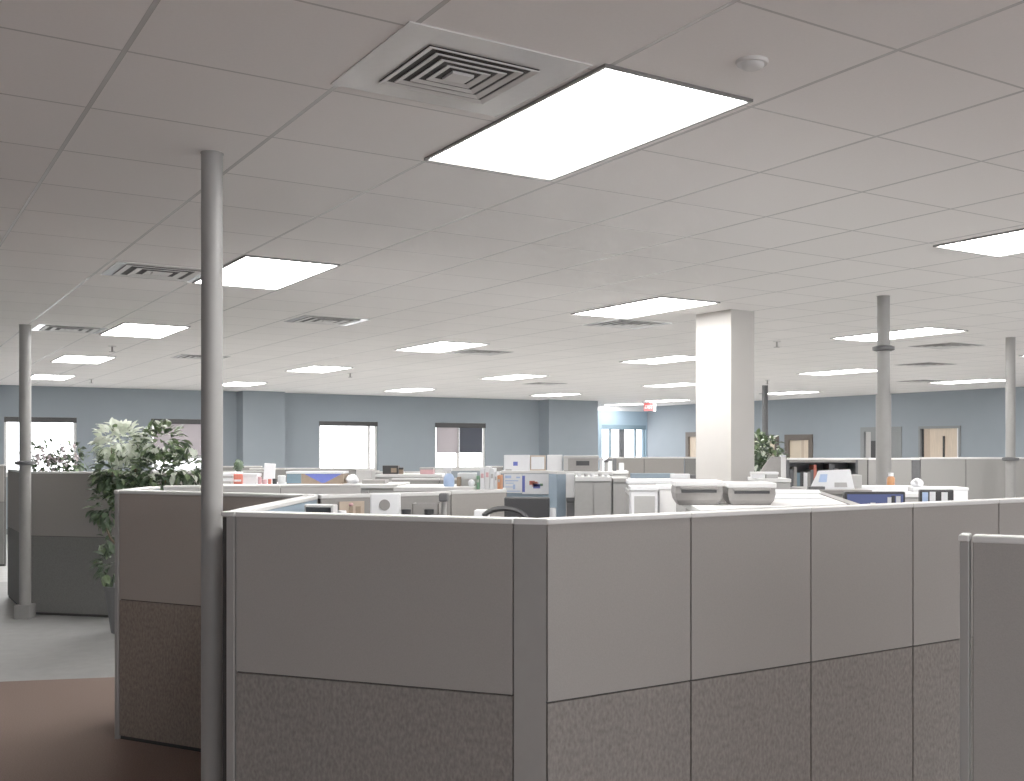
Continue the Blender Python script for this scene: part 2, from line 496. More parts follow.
for i, j, lb in [
    (.44, .905, 'largest and nearest lit ceiling panel, beside the big square air diffuser'),
    (.49, 7.03, 'lit ceiling panel just right of the near floor-to-ceiling pole'),
    (.61, 13.6, 'lit ceiling panel left of the near pole, third in the row from the nearest panel'),
    (.72, 20.15, 'lit ceiling panel above the leafy ficus, fourth in the row from the nearest panel'),
    (.95, 26.8, 'last small lit ceiling panel by the far left window, behind the thin left pole'),
    (5.6, 1.04, 'lit ceiling panel cut by the right edge of the photo, above the column height'),
    (5.55, 7.05, 'wide lit ceiling panel directly left of the top of the square column'),
    (5.75, 13.5, 'lit ceiling panel near the middle of the photo beside a small white vent'),
    (5.83, 20.15, 'lit ceiling panel between the two blue pilasters with a sprinkler at its right end'),
    (6.0, 27.1, 'small lit ceiling panel above the left blue pilaster'),
    (11.0, 7.4, 'lit ceiling panel behind the pole right of the column'),
    (10.95, 13.45, 'lit ceiling panel second closest left of the column'),
    (11.1, 20.1, 'lit ceiling panel above the fourth window with the half drawn shade'),
    (11.45, 27.4, 'faint small lit panel near the middle of the far window wall'),
    (16.75, 7.75, 'sliver of lit ceiling panel at the right edge beside the far right pole'),
    (16.78, 14.0, 'lit ceiling panel right of the column, left of the pole with a ring'),
    (16.8, 20.5, 'third lit ceiling panel down the left side of the column'),
    (17.0, 27.4, 'faint small lit panel in front of the right blue pilaster'),
    (22.6, 14.65, 'lit ceiling panel above the pale wooden office door'),
    (22.9, 21.9, 'small lit ceiling panel above the thin dark pole and the office window'),
    (23.2, 29.0, 'lowest lit ceiling panel left of the column, near the exit sign'),
    (24.0, 33.0, 'thin bright strip of lit panel in the recess beside the exit sign'),
    (11.2, 1.0, 'added fill light panel, out of view to the right of the front cubicle wall'),  # extra fixture outside the view, added for its light
]:
    light(i, j, lb)


def diffuser(i, j, label, size=.5, rings=4, plate=.585, rot=0.0, mats=('vent', 'vent_dk')):
    t = thing('air_vent', label, 'air vent', lat(i, j), PHI + rot, 'square ceiling air diffusers')
    h = plate / 2
    MB().box(-h, h, -h, h, -.004, 0).build('face_plate', M['white_metal'], t)
    a = size / 2
    MB().box(-a, a, -a, a, -.0055, -.004).build('opening', M[mats[1]], t)
    lv = MB()
    for k in range(rings):
        r1 = a * (1 - k / rings); r0 = r1 - a / rings * .50
        zt, zb = -.0065, -.0115 + .0003 * k
        # a sloped square louvre: outer lip high, inner lip low
        o_ = [(-r1, -r1), (r1, -r1), (r1, r1), (-r1, r1)]; n_ = [(-r0, -r0), (r0, -r0), (r0, r0), (-r0, r0)]
        vs = [(*p, zb) for p in o_] + [(*p, zt) for p in n_] + [(*p, zb + .003) for p in o_] + [(*p, zt + .001) for p in n_]
        fs = []
        for q_ in range(4):
            w_ = (q_ + 1) % 4
            fs += [(q_, w_, 4 + w_, 4 + q_), (8 + q_, 12 + q_, 12 + w_, 8 + w_), (q_, 8 + q_, 8 + w_, w_), (4 + q_, 4 + w_, 12 + w_, 12 + q_)]
        lv.add(vs, fs)
    lv.build('louvres', M[mats[0]], t)
    MB().box(-.035, .035, -.035, .035, -.014, -.006).build('centre_plate', M[mats[0]], t)
    return t


diffuser(-.56, .42, 'big nearest square air diffuser with stepped louvres beside the nearest light', size=.36, rings=5)
for i, j, lb in [(-.46, 7.55, 'square air diffuser just left of the near pole top'),
                 (-.40, 14.0, 'bright white air diffuser above the thin left pole'),
                 (2.55, 10.7, 'grey air diffuser in the middle left of the ceiling, right of the near pole'),
                 (2.64, 18.2, 'faint far air diffuser partly hidden by the near pole'),
                 (6.45, 8.65, 'air diffuser under the front edge of the light left of the column'),
                 (6.9, 14.1, 'small white air diffuser touching the middle light panel'),
                 (13.3, 8.2, 'air diffuser right of the pole with a ring, nearer of the two there'),
                 (16.6, 11.3, 'air diffuser right of the pole with a ring, farther of the two there'),
                 (21.4, 15.3, 'far dark air diffuser beside the light above the wooden door'),
                 (13.3, 22.1, 'tiny air diffuser far back above the fourth window')]:
    diffuser(i, j, lb, size=.46, rings=3)

t = thing('smoke_detector', 'round white smoke detector on a tile right of the nearest light', 'smoke detector', lat(.53, -.52), 0)
MB().lathe([(.045, -.010), (.048, -.005), (.048, 0)], 28).build('base_ring', M['vent'], t, True)
MB().lathe([(.018, -.024), (.027, -.022), (.034, -.017), (.036, -.010)], 28).build('sensor_head', M['vent'], t, True)
for i, j, lb in [(6.95, 21.0, 'ceiling sprinkler at the right end of a light between the pilasters'),
                 (10.15, 9.3, 'tiny ceiling sprinkler between the column and the ringed pole'),
                 (17.5, 17.3, 'ceiling sprinkler directly above the thin dark far pole'),
                 (.69, 16.66, 'ceiling sprinkler in front of the light above the ficus'),
                 (2.0, 27.1, 'ceiling sprinkler far back above the left windows')]:
    t = thing('sprinkler', lb, 'sprinkler', lat(i, j), 0, 'ceiling sprinkler heads')
    MB().lathe([(.04, -.008), (.042, 0)], 16).build('escutcheon', M['vent'], t)
    MB().lathe([(.03, -.068), (.035, -.064), (.009, -.06), (.009, -.008)], 16).build('sprinkler_head', M['grey'], t)

# exit sign hanging by the recess
p = at(650, 402, 26.4)
t = thing('exit_sign', 'small red and white exit sign hanging at the recess by the far right corner', 'exit sign', (p.x, p.y, CEIL), math.radians(-14))
MB().box(-.15, .09, -.025, .025, -.225, -.035).build('sign_face', M['exit_red'], t)
MB().box(.09, .145, -.04, .03, -.235, -.035).build('sign_side', M['white'], t)
MB().tube([(0, 0, -.035), (0, 0, 0)], .012).build('mount', M['white'], t)
cu = bpy.data.curves.new('exit_text', 'FONT'); cu.body = 'EXIT'; cu.size = .10; cu.extrude = .002; cu.align_x = 'CENTER'
to = bpy.data.objects.new('exit_text', cu); COL.objects.link(to)
bpy.context.view_layer.update()
me = bpy.data.meshes.new_from_object(to.evaluated_get(bpy.context.evaluated_depsgraph_get()))
bpy.data.objects.remove(to)
me.materials.clear(); me.materials.append(M['white'])
lo = bpy.data.objects.new('lettering', me); COL.objects.link(lo); lo.parent = t
lo.location = (-.03, -.028, -.165); lo.rotation_euler = (PI / 2, 0, 0)


def pole(px, Y, r, label, top=CEIL, collar=None, sleeve=None, m='pole', foot=False, flange=None):
    x = (px - CX) / FPX * Y
    t = thing('utility_pole', label, 'pole', (x, Y, 0), 0, 'round floor to ceiling utility poles')
    if sleeve:
        MB().lathe([(r, sleeve), (r, top)], 28).build('pole', M[m], t, True)
        MB().lathe([(r * 1.22, .0), (r * 1.22, sleeve)], 28).build('lower_sleeve', M[m], t, True)
    else:
        MB().lathe([(r, 0), (r, top)], 28).build('pole', M[m], t, True)
    if collar:
        MB().lathe([(r * 1.25, collar - .02), (r * 1.75, collar - .012), (r * 1.75, collar + .012), (r * 1.25, collar + .02)], 28).build('collar', M['dkgrey' if m != 'dkgrey' else m], t, True)
    if foot:
        MB().box(-r * 1.35, r * 1.35, -r * 1.35, r * 1.35, 0, .13, .006).build('foot', M[m], t)
    MB().lathe([(r * 1.06, top - .004), (r * 1.06, top)], 28).build('ceiling_flange', M[m], t, True)
    return t


pole(212, 4.11, .040, 'thick grey utility pole nearest the camera, in front of the left cubicles')
pole(25.2, 9.86, .050, 'pale utility pole at the far left beside the planted cubicle', collar=1.571 - (463 - HY) / FPX * 9.86, foot=True)
pole(883.5, 7.99, .046, 'grey utility pole with a ring below the ceiling, right of the column', collar=1.571 - (348.5 - HY) / FPX * 7.99, sleeve=1.571 - (394 - HY) / FPX * 7.99)
pole(1010.5, 11.0, .048, 'utility pole at the far right edge, rising through a grey panel row', collar=1.571 - (459 - HY) / FPX * 11.0)
pole(765, 19.5, .055, 'thin dark far utility pole just right of the column', m='dkgrey')

# ------------------------------------------------------------------ cubicle panels
TH = .06


def panel(p0, p1, label, top=1.34, split=.745, up='up', lo='lo', back_up=None, back_lo=None, gap0=.004, gap1=.004, band=0.0, cap='cap', group='cubicle partition panels', ends=None):
    """one partition panel standing between two plan points; its front is on the right-hand side of p0 -> p1"""
    p0 = Vector((p0[0], p0[1], 0)); p1 = Vector((p1[0], p1[1], 0))
    d = p1 - p0; L = d.length
    t = thing('cubicle_panel', label, 'partition panel', p0, math.atan2(d.y, d.x), group)
    h = TH / 2
    capz = .018
    zt = top - capz - band
    MB().box(.0015, L - .0015, -h - .004, h + .004, top - capz, top, .004).build('top_cap', M[cap], t)
    if band:
        MB().box(gap0, L - gap1, -h, h, zt, top - capz).build('top_rail', M['cap'], t)
    MB().box(.0015, L - .0015, -h + .012, h - .012, .02, zt).build('core', M['seam'], t)
    for s, u_, l_ in ((-1, up, lo), (1, back_up or up, back_lo or lo)):
        y0, y1 = (-h, -h + .012) if s < 0 else (h - .012, h)
        MB().box(gap0, L - gap1, y0, y1, split + .004, zt).build('upper_tile', M[u_], t)
        MB().box(gap0, L - gap1, y0, y1, .028, split - .002).build('lower_tile', M[l_], t)
    if ends:
        MB().box(.0005, .0014, -h, h, .03, zt).box(L - .0014, L - .0005, -h, h, .03, zt).build('end_trim', M[ends], t)
    MB().box(.0015, L - .0015, -h + .01, h - .01, 0, .026).build('kick_rail', M['seam'], t)
    return t


def post(p, r, label, top=1.342, m='post', sides=6, rz=0.0, group='cubicle corner posts'):
    t = thing('corner_post', label, 'post', (p[0], p[1], 0), rz, group)
    MB().lathe([(r, 0), (r, top - .018)], sides).build('shaft', M[m], t)
    MB().lathe([(r * 1.02, top - .018), (r * 1.02, top - .004), (r * .95, top)], sides).build('post_cap', M['cap'], t)
    return t


def along(p, d, s, n=0.0):
    d = Vector((d[0], d[1])).normalized()
    return (p[0] + d.x * s - d.y * n, p[1] + d.y * s + d.x * n)


# --- the front pod
C = (-.108, 3.46); D = (-.219, 3.488)
bdir = (CB, SB)
hb = TH / 2
# the tiles' outer face runs through C: shift the panel centre line half a thickness inwards
Cc = along(C, bdir, 0, hb)
cuts = [0, .599, 1.193, 1.785, 2.362, 2.96]
names = ['right-hand wing panel of the front cubicle, first right of the corner post',
         'right-hand wing panel of the front cubicle, second from the corner post',
         'right-hand wing panel of the front cubicle, third from the corner post',
         'right-hand wing panel of the front cubicle, fourth from the post, half behind the near panel',
         'last visible panel of the front right wing, above the near right panel']
for k in range(5):
    panel(along(Cc, bdir, cuts[k]), along(Cc, bdir, cuts[k + 1]), names[k])
E_ = (-1.262, 3.868)
ldir = Vector((D[0] - E_[0], D[1] - E_[1])).normalized()
Ec = along(E_, ldir, .0, hb); Dc = along(D, ldir, 0, hb)
panel(along(Ec, ldir, .02), Dc, 'wide dark left wing panel of the front cubicle, left of the corner post', split=.762)
# wedge shaped corner post between the two wings
t = thing('corner_post', 'wide corner post joining the two front cubicle wings', 'post', (0, 0, 0), 0, 'cubicle corner posts')
Cp, Dp = along(C, bdir, -.003), along(D, ldir, .003)
q = [Dp, Cp, along(Cp, bdir, 0, TH + .002), along(Dp, ldir, 0, TH + .002)]
MB().prism(q, 0, 1.322).build('shaft', M['post'], t)
MB().prism([along(Dp, ldir, 0, -.004), along(Cp, bdir, 0, -.004), along(Cp, bdir, 0, TH + .004), along(Dp, ldir, 0, TH + .004)], 1.322, 1.340).build('post_cap', M['cap'], t)
# end post on the left of the left wing
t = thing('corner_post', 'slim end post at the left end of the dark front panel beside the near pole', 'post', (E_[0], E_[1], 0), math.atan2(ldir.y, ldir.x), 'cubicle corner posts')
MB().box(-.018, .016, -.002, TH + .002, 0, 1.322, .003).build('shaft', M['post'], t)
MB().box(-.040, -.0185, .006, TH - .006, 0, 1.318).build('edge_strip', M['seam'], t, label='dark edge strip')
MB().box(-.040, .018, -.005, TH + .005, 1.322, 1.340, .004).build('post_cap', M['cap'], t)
# arm straight back from the end post to the next node
N1 = (-1.305, 5.22)
E2 = (-1.270, 3.985)
Np = (N1[0], N1[1] - .03)
post(N1, .026, 'small node post where three inner panels meet behind the near pole')
panel(Np, E2, 'panel running straight back from the left end of the front cubicle, blue inside', back_up='blue_fab', back_lo='blue_fab', up='up', top=1.338)
# left face of the neighbouring pod
W = (-2.48, 5.785)
wdir = Vector((N1[0] - W[0], N1[1] - W[1])).normalized()
panel(along(W, wdir, .020), along(N1, wdir, -.03), 'brown toned panel left of the near pole with speckled lower half', up='up_warm', lo='lo_warm', top=1.342, split=.755)
t = thing('corner_post', 'slim end post at the left end of the brown toned panel', 'post', (W[0], W[1], 0), math.atan2(wdir.y, wdir.x), 'cubicle corner posts')
MB().box(-.010, .016, -.034, .034, 0, 1.324, .003).build('shaft', M['post'], t)
MB().box(-.012, .018, -.037, .037, 1.324, 1.342, .004).build('post_cap', M['cap'], t)
W2 = (-2.53, 6.37)
panel(W2, (W[0] - .01, W[1] + .05), 'short panel running back from the left end of the brown toned panel', back_up='blue_fab', back_lo='blue_fab', top=1.340)
# light railed row behind
rdir = Vector((1.15, .30)).normalized()
rs = [0.02]
R0 = W2
def on_row(px):
    r = (px - CX) / FPX
    s = (r * R0[1] - R0[0]) / (rdir.x - r * rdir.y)
    return s
cut = [.05, on_row(222) - .12, on_row(280.5), on_row(361)]
rl = ['light topped panel row behind the near pole, hidden middle stretch', 'light topped panel just right of the near pole, under the red box', 'light topped panel under the flat blue printed box']
for k in range(3):
    panel(along(R0, rdir, cut[k]), along(R0, rdir, cut[k + 1]), rl[k], band=.055, top=1.343, up='up', back_up='blue_fab')
# arm from the node towards the right
n2 = along(N1, bdir, .03); n3 = along(N1, bdir, .735); n4 = along(N1, bdir, 1.07)
panel(n2, n3, 'grey inner panel behind the left wing, with the small white fan before it', top=1.34, up='grey', back_up='up')
panel(n3, n4, 'narrow grey inner panel behind the left wing, below the blue spray bottle', top=1.345, up='up', ends='up')
# near right panel
F0 = (1.018, 2.85)
fdir = (.905, -.425)
panel(along(F0, fdir, .024), along(F0, fdir, 1.25), 'nearest right panel cut by the photo edge', split=.69, group='cubicle partition panels', up='up')
t = thing('corner_post', 'slim end post at the left end of the nearest right panel', 'post', (F0[0], F0[1], 0), math.atan2(fdir[1], fdir[0]), 'cubicle corner posts')
MB().box(-.006, .018, -.034, .034, 0, 1.324, .003).build('shaft', M['post'], t)
MB().box(-.008, .018, -.037, .037, 1.324, 1.342, .004).build('post_cap', M['cap'], t)
# far left pod round the thin pole
G0 = (-5.20, 10.10); G1 = (-4.12, 9.86)
panel(G0, G1, 'grey two tone panel behind the leafy ficus, right of the thin left pole', lo='lo_plain', top=1.345, split=.74)
G2 = (-5.98, 11.25)
panel(G2, (G0[0] - .03, G0[1] + .05), 'grey panel running back left of the thin pole', lo='lo_plain', top=1.345, split=.74)
panel((-8.3, 14.2), (-7.62, 14.2), 'dark far panel at the left edge of the photo', up='up', lo='lo_plain', top=1.345, split=.85)
panel(along(G1, bdir, .03), along(G1, bdir, 1.2), 'grey panel hidden behind the ficus, running back to the right', top=1.345, lo='lo_plain')


def row(Y, pxs, y_top, labels, up='up_far_dim', lo='lo', slope=0.0, **kw):
    for k in range(len(pxs) - 1):
        ya, yb = Y + slope * k, Y + slope * (k + 1)
        a = ((pxs[k] - CX) / FPX * ya, ya); b_ = ((pxs[k + 1] - CX) / FPX * yb, yb)
        panel(a, b_, labels[k], top=EYE - (y_top - HY) / FPX * Y, up=up, lo=lo, **kw)


row(11.35, [867.5, 911], 458, ['tall back panel behind the pole with a ring'])
row(11.35, [919.5, 965, 1013.5, 1062], 457.3, ['tall back panel right of the amber bottle, below the pale wooden door', 'tall pale back panel left of the far right pole', 'tall back panel at the right edge behind the far right pole'])
p = ((915.2 - CX) / FPX * 11.35, 11.35)
t = thing('corner_post', 'dark post between two tall back panels below the wooden door', 'post', (p[0], p[1], 0), 0, 'cubicle corner posts')
MB().box(-.042, .042, -.03, .03, 0, 1.44, .004).build('shaft', M['dkgrey'], t)
MB().box(-.042, .042, -.034, .034, 1.44, 1.462, .004).build('post_cap', M['cap'], t)
row(11.9, [787, 826, 868.5], 458, ['tall back panel behind the bookcase, left stretch', 'tall back panel behind the bookcase, right stretch'])
row(13.0, [607, 644, 684], 457, ['pale far panel below the recess window', 'pale far panel left of the column'], up='up')
row(13.0, [684.6, 697], 457, ['grey narrow far panel beside the column'], up='lo_plain')
row(12.0, [250, 286, 321, 356], 468, ['far tan panel below the left pilaster', 'far grey panel left of the third window', 'far grey panel below the third window'])
row(10.2, [362, 405, 448], 471.5, ['middle distance panel behind the fan, left stretch', 'middle distance panel behind the spray bottle'])
row(9.0, [392, 440, 476], 478, ['low panel behind the spray bottle, left stretch', 'low panel behind the spray bottle, right stretch'])
row(15.5, [222, 262], 466, ['very far panel behind the small dark ball cactus'])
row(15.5, [486, 503], 466, ['very far panel right of the fourth window'])

# --- blue inner panels with posters
bp0 = at(501, 471, 7.0); bp1 = at(551, 471, 7.0)
panel((bp0.x, bp0.y), (bp1.x, bp1.y), 'blue inner panel carrying two white charts', top=1.42, ends='blue_fab', up='blue_fab', lo='blue_fab')
bp2 = at(553, 471, 6.96); bp3 = at(561.5, 471, 6.8)
panel((bp2.x, bp2.y), (bp3.x, bp3.y), 'narrow blue inner panel right of the two charts', top=1.42, ends='blue_fab', up='blue_fab', lo='blue_fab')


def poster(px0, px1, py0, py1, Y, label, marks):
    a, b_ = at(px0, py1, Y), at(px1, py0, Y)
    t = thing('poster', label, 'poster', (a.x, Y, a.z), 0)
    w_, h_ = b_.x - a.x, b_.z - a.z
    MB().box(0, w_, -.004, 0, 0, h_).build('sheet', M['paper'], t)
    by = {}
    for (x0, x1, z0, z1, mt) in marks:
        by.setdefault(mt, MB()).box(x0 * w_, x1 * w_, -.006, -.004, z0 * h_, z1 * h_)
    for mt, mb in by.items(): mb.build('print', M[mt], t)


YP = 7.0 - .036
poster(504, 522, 474, 493, YP, 'white chart with pale blue writing pinned to the blue panel, left of two',
       [(.06, .4, .78, .92, 'blue_lt'), (.06, .8, .62, .67, 'blue_lt'), (.1, .55, .5, .54, 'blue_lt'), (.5, .62, .2, .45, 'blue_lt'), (.06, .5, .3, .34, 'blue_lt'), (.05, .9, .08, .12, 'blue_lt'), (.68, .9, .78, .86, 'blue_lt')])
poster(522.3, 549.5, 474, 494, YP, 'white chart with a red and blue blob pinned to the blue panel, right one',
       [(.0, .10, .1, .92, 'blue'), (.26, .46, .46, .66, 'red'), (.36, .60, .36, .58, 'pink'), (.40, .66, .28, .50, 'blue'), (.64, .76, .40, .52, 'green'), (.46, .56, .52, .62, 'red')])


# ------------------------------------------------------------------ furniture
def cabinet(x0, x1, y0, y1, top, label, body='grey_lt', topm='laminate', doors=2, rz=0.0, name='storage_cabinet', group='storage cabinets', handles=True):
    cx, cy = (x0 + x1) / 2, (y0 + y1) / 2
    w_, d_ = (x1 - x0) / 2, (y1 - y0) / 2
    t = thing(name, label, 'cabinet', (cx, cy, 0), rz, group)
    MB().box(-w_, w_, -d_ + .018, d_, .04, top - .025).box(-w_ + .01, w_ - .01, -d_ + .04, d_ - .02, 0, .04).build('body', M[body], t)
    MB().box(-w_ - .002, w_ + .002, -d_ - .006, d_ + .002, top - .025, top, .003).build('cabinet_top', M[topm], t)
    for k in range(doors):
        a = -w_ + 2 * w_ * k / doors; b_ = -w_ + 2 * w_ * (k + 1) / doors
        dr = MB().box(a + .003, b_ - .003, -d_, -d_ + .016, .05, top - .035).build('door', M[body], t)
        if handles:
            hx = b_ - .035 if k == 0 else a + .025
            MB().box(hx, hx + .012, -d_ - .014, -d_, top * .55, top * .55 + .12).build('handle', M['white_metal'], dr)
    return t


def xr(px, Y): return (px - CX) / FPX * Y


# S1 behind the light topped row
for k, (a, b_) in enumerate(((214, 284.6), (286, 343.8), (345.4, 402))):
    cabinet(xr(a, 7.1), xr(b_, 7.1), 6.93, 7.42, 1.332, ['storage cabinet under the red and white boxes', 'storage cabinet under the flat blue printed box', 'storage cabinet behind the white fan'][k])
# S2 under the spray bottle and binders
cabinet(xr(399, 6.5), xr(476, 6.5), 6.32, 6.85, 1.337, 'wide storage cabinet under the blue spray bottle', doors=2)
cabinet(xr(478, 6.5), xr(501.5, 6.5), 6.3, 6.85, 1.315, 'narrow storage cabinet under the leaning binders', doors=1)
# S4 light grey pair of lockers
cabinet(xr(575.5, 6.4), xr(611, 6.4), 6.4, 6.85, 1.395, 'light grey two door locker right of the blue panels', doors=2, handles=False)
cabinet(xr(613, 6.5), xr(628, 6.5), 6.5, 6.9, 1.385, 'light grey single locker left of the white filing boxes', doors=1, handles=False, topm='grey_lt')
cabinet(xr(566.5, 6.6), xr(574.5, 6.6), 6.62, 6.9, 1.262, 'dark low locker between blue panel and grey locker', body='dkgrey', doors=1, topm='dkgrey', handles=False)
# S4b behind the posters
cabinet(xr(500, 8.2), xr(561, 8.2), 8.0, 8.5, 1.39, 'storage cabinet behind the blue panel, under white framed cards', doors=3)
cabinet(xr(562.6, 8.2), xr(612, 8.2), 8.0, 8.5, 1.39, 'storage cabinet under the grey printer', doors=2)
# S5 under the white filing boxes
cabinet(xr(631, 4.72), xr(677, 4.72), 4.45, 4.98, 1.18, 'low storage cabinet under the white filing boxes', doors=1)
# S3 corner cabinet behind the right wing with a big white top
pl = [along(C, bdir, .70, TH + .012), along(C, bdir, 1.47, TH + .012), (xr(806, 5.84), 5.84), (xr(736, 5.84), 5.84), (xr(683, 4.62), 4.62)]
t = thing('corner_cabinet', 'large corner cabinet with bare white top behind the right wing, under the two grey tubs', 'cabinet', (0, 0, 0), 0)
cxm = sum(p[0] for p in pl) / 5; cym = sum(p[1] for p in pl) / 5
ins = [(cxm + (p[0] - cxm) * .97, cym + (p[1] - cym) * .97) for p in pl]
MB().prism(ins, 0, 1.318).build('body', M['grey_lt'], t)
MB().prism(pl, 1.318, 1.343).build('cabinet_top', M['laminate'], t)
pg = [along(C, bdir, 1.49, TH + .012), along(C, bdir, 1.545, TH + .012), (1.285, 5.82), (xr(810, 5.82), 5.82)]
t = thing('corner_cabinet', 'narrow wedge cabinet with a grey top between the white top and the blue monitor', 'cabinet', (0, 0, 0), 0)
MB().prism(pg, 0, 1.315).build('body', M['grey'], t)
MB().prism(pg, 1.315, 1.341).build('cabinet_top', M['grey'], t)
# S6 / S7 behind the right wing
cabinet(xr(804, 6.1), xr(862, 6.1), 5.9, 6.45, 1.337, 'grey topped cabinet under the leaning white plan sheet', topm='grey')
cabinet(xr(863, 7.1), xr(931, 7.1), 6.9, 7.35, 1.312, 'white topped cabinet under the amber bottle')
cabinet(xr(753, 8.1), xr(783, 8.1), 7.8, 8.35, 1.343, 'small cabinet right of the column under white boxes', doors=1)


def desk(x0, x1, y0, y1, label, rz=0.0):
    cx, cy = (x0 + x1) / 2, (y0 + y1) / 2; w_, d_ = (x1 - x0) / 2, (y1 - y0) / 2
    t = thing('desk', label, 'desk', (cx, cy, 0), rz, 'cubicle desks')
    MB().box(-w_, w_, -d_, d_, .70, .73, .004).build('desktop', M['grey_lt'], t)
    for s in (-1, 1):
        for q_ in (-1, 1):
            MB().box(s * (w_ - .05) - .02, s * (w_ - .05) + .02, q_ * (d_ - .05) - .02, q_ * (d_ - .05) + .02, 0, .70).build('leg', M['grey'], t)
    return t


desk(-1.16, -.72, 4.63, 4.93, 'desk behind the left wing under the silver edged monitor')
desk(-.44, .02, 4.85, 5.35, 'desk behind the front corner under the black monitor')
desk(1.30, 1.66, 4.86, 5.2, 'desk behind the right wing under the dark framed monitor')
desk(1.72, 2.3, 5.72, 6.15, 'desk behind the right wing under the striped monitor')


def monitor(x, y, z_top, w_, h_, label, rz=0.0, rim='dark', face='dark', base_z=.73, tilt=0.0, prints=()):
    t = thing('monitor', label, 'monitor', (x, y, base_z), rz, 'computer monitors')
    zc = z_top - base_z
    MB().box(-w_ / 2, w_ / 2, -.02, .02, zc - h_, zc, .006).build('casing', M[rim], t)
    MB().box(-w_ / 2 + .012, w_ / 2 - .012, -.0235, -.02, zc - h_ + .014, zc - .012).build('screen', M[face], t)
    for (x0, x1, z0, z1, mt) in prints:
        MB().box(-w_ / 2 + x0 * w_, -w_ / 2 + x1 * w_, -.0255, -.0235, zc - h_ + z0 * h_, zc - h_ + z1 * h_).build('screen_image', M[mt], t)
    MB().box(-.025, .025, .02, .045, 0.01, zc - h_ * .4).build('stand', M['dark'], t)
    MB().box(-.06, .06, -.05, .08, 0, .012, .004).build('base', M['dark'], t)
    return t


p = at(321, 504, 4.78)
monitor(p.x, p.y, 1.318, .15, .30, 'dark monitor with a silver edge just behind the left wing', rz=math.radians(-18), rim='white_metal')
p = at(527, 497, 5.1)
monitor(p.x, p.y, p.z, .215, .32, 'black monitor below the two charts', rim='dark', face='dark')
p = at(874, 491.5, 5.03)
monitor(p.x, p.y, p.z, .285, .26, 'dark framed monitor showing blue behind the right wing', rim='dark', face='screen_blue',
        prints=[(.70, .76, .30, .90, 'paper'), (.76, .82, .25, .93, 'dark'), (.84, .91, .3, .92, 'paper'), (.20, .30, .4, .72, 'blue_lt'), (.42, .5, .45, .8, 'paper')])
p = at(936, 489.5, 5.9)
monitor(p.x, p.y, p.z, .185, .24, 'black and white striped monitor at the right, before a white box', rim='dark', face='dark',
        prints=[(.05, .22, .5, .94, 'blue_lt'), (.27, .44, .35, .95, 'paper'), (.62, .80, .30, .94, 'paper')])


# office chair
def chair(x, y, rz, label):
    t = thing('office_chair', label, 'chair', (x, y, 0), rz)
    MB().box(-.22, .22, -.22, .22, .43, .50, .03).build('seat', M['dkgrey'], t)
    pts = []
    for k in range(13):
        a = PI * k / 12
        pts.append((-.10 * math.cos(a) * 1.0, .21 + .02 * math.sin(a), 1.225 + .085 * math.sin(a) ** .6 if 0 < k < 12 else 1.225))
    MB().tube([(-.10, .21, .62)] + pts + [(.10, .21, .62)], .012, 8).build('backrest_frame', M['dark'], t, True)
    MB().box(-.095, .095, .205, .217, .62, 1.27).build('backrest', M['grey'], t)
    MB().tube([(0, .20, .66), (0, .22, .5), (0, .05, .43)], .02).build('back_bracket', M['dark'], t, True)
    MB().lathe([(.028, .10), (.028, .43)], 16).build('gas_column', M['dark'], t, True)
    for k in range(5):
        a = 2 * PI * k / 5
        lg = MB().tube([(0, 0, .11), (.27 * math.cos(a), .27 * math.sin(a), .07)], [.028, .018]).build('base_leg', M['dark'], t, True)
        MB().lathe([(.027, 0), (.03, .03), (.02, .055)], 12, (.27 * math.cos(a), .27 * math.sin(a))).build('caster', M['dark'], lg, True)
    for s in (-1, 1):
        MB().tube([(s * .2, .1, .46), (s * .25, .1, .66), (s * .25, -.12, .68)], .014).build('armrest', M['dark'], t, True)


chair(-.325, 4.35, 0, 'office chair with dark curved back rail just above the front corner')


# ------------------------------------------------------------------ clutter
def carton(px0, px1, py0, base, Y, label, m='white', depth=.12, name='box', cat='box', lid=None, rz=0.0, group=None, mark=None):
    a = at(px0, py0, Y); b_ = at(px1, py0, Y)
    w_ = (b_.x - a.x) / 2; h_ = a.z - base
    t = thing(name, label, cat, ((a.x + b_.x) / 2, Y + depth / 2, base), rz, group)
    MB().box(-w_, w_, -depth / 2, depth / 2, 0, h_ - (.015 if lid else 0), .003).build('body', M[m], t)
    if lid: MB().box(-w_ - .004, w_ + .004, -depth / 2 - .004, depth / 2 + .004, h_ - .018, h_, .003).build('lid', M[lid], t)
    for (x0, x1, z0, z1, mt, nm) in (mark or ()):
        MB().box(-w_ + 2 * w_ * x0, -w_ + 2 * w_ * x1, -depth / 2 - .003, -depth / 2, h_ * z0, h_ * z1).build(nm, M[mt], t)
    return t


z1 = 1.332
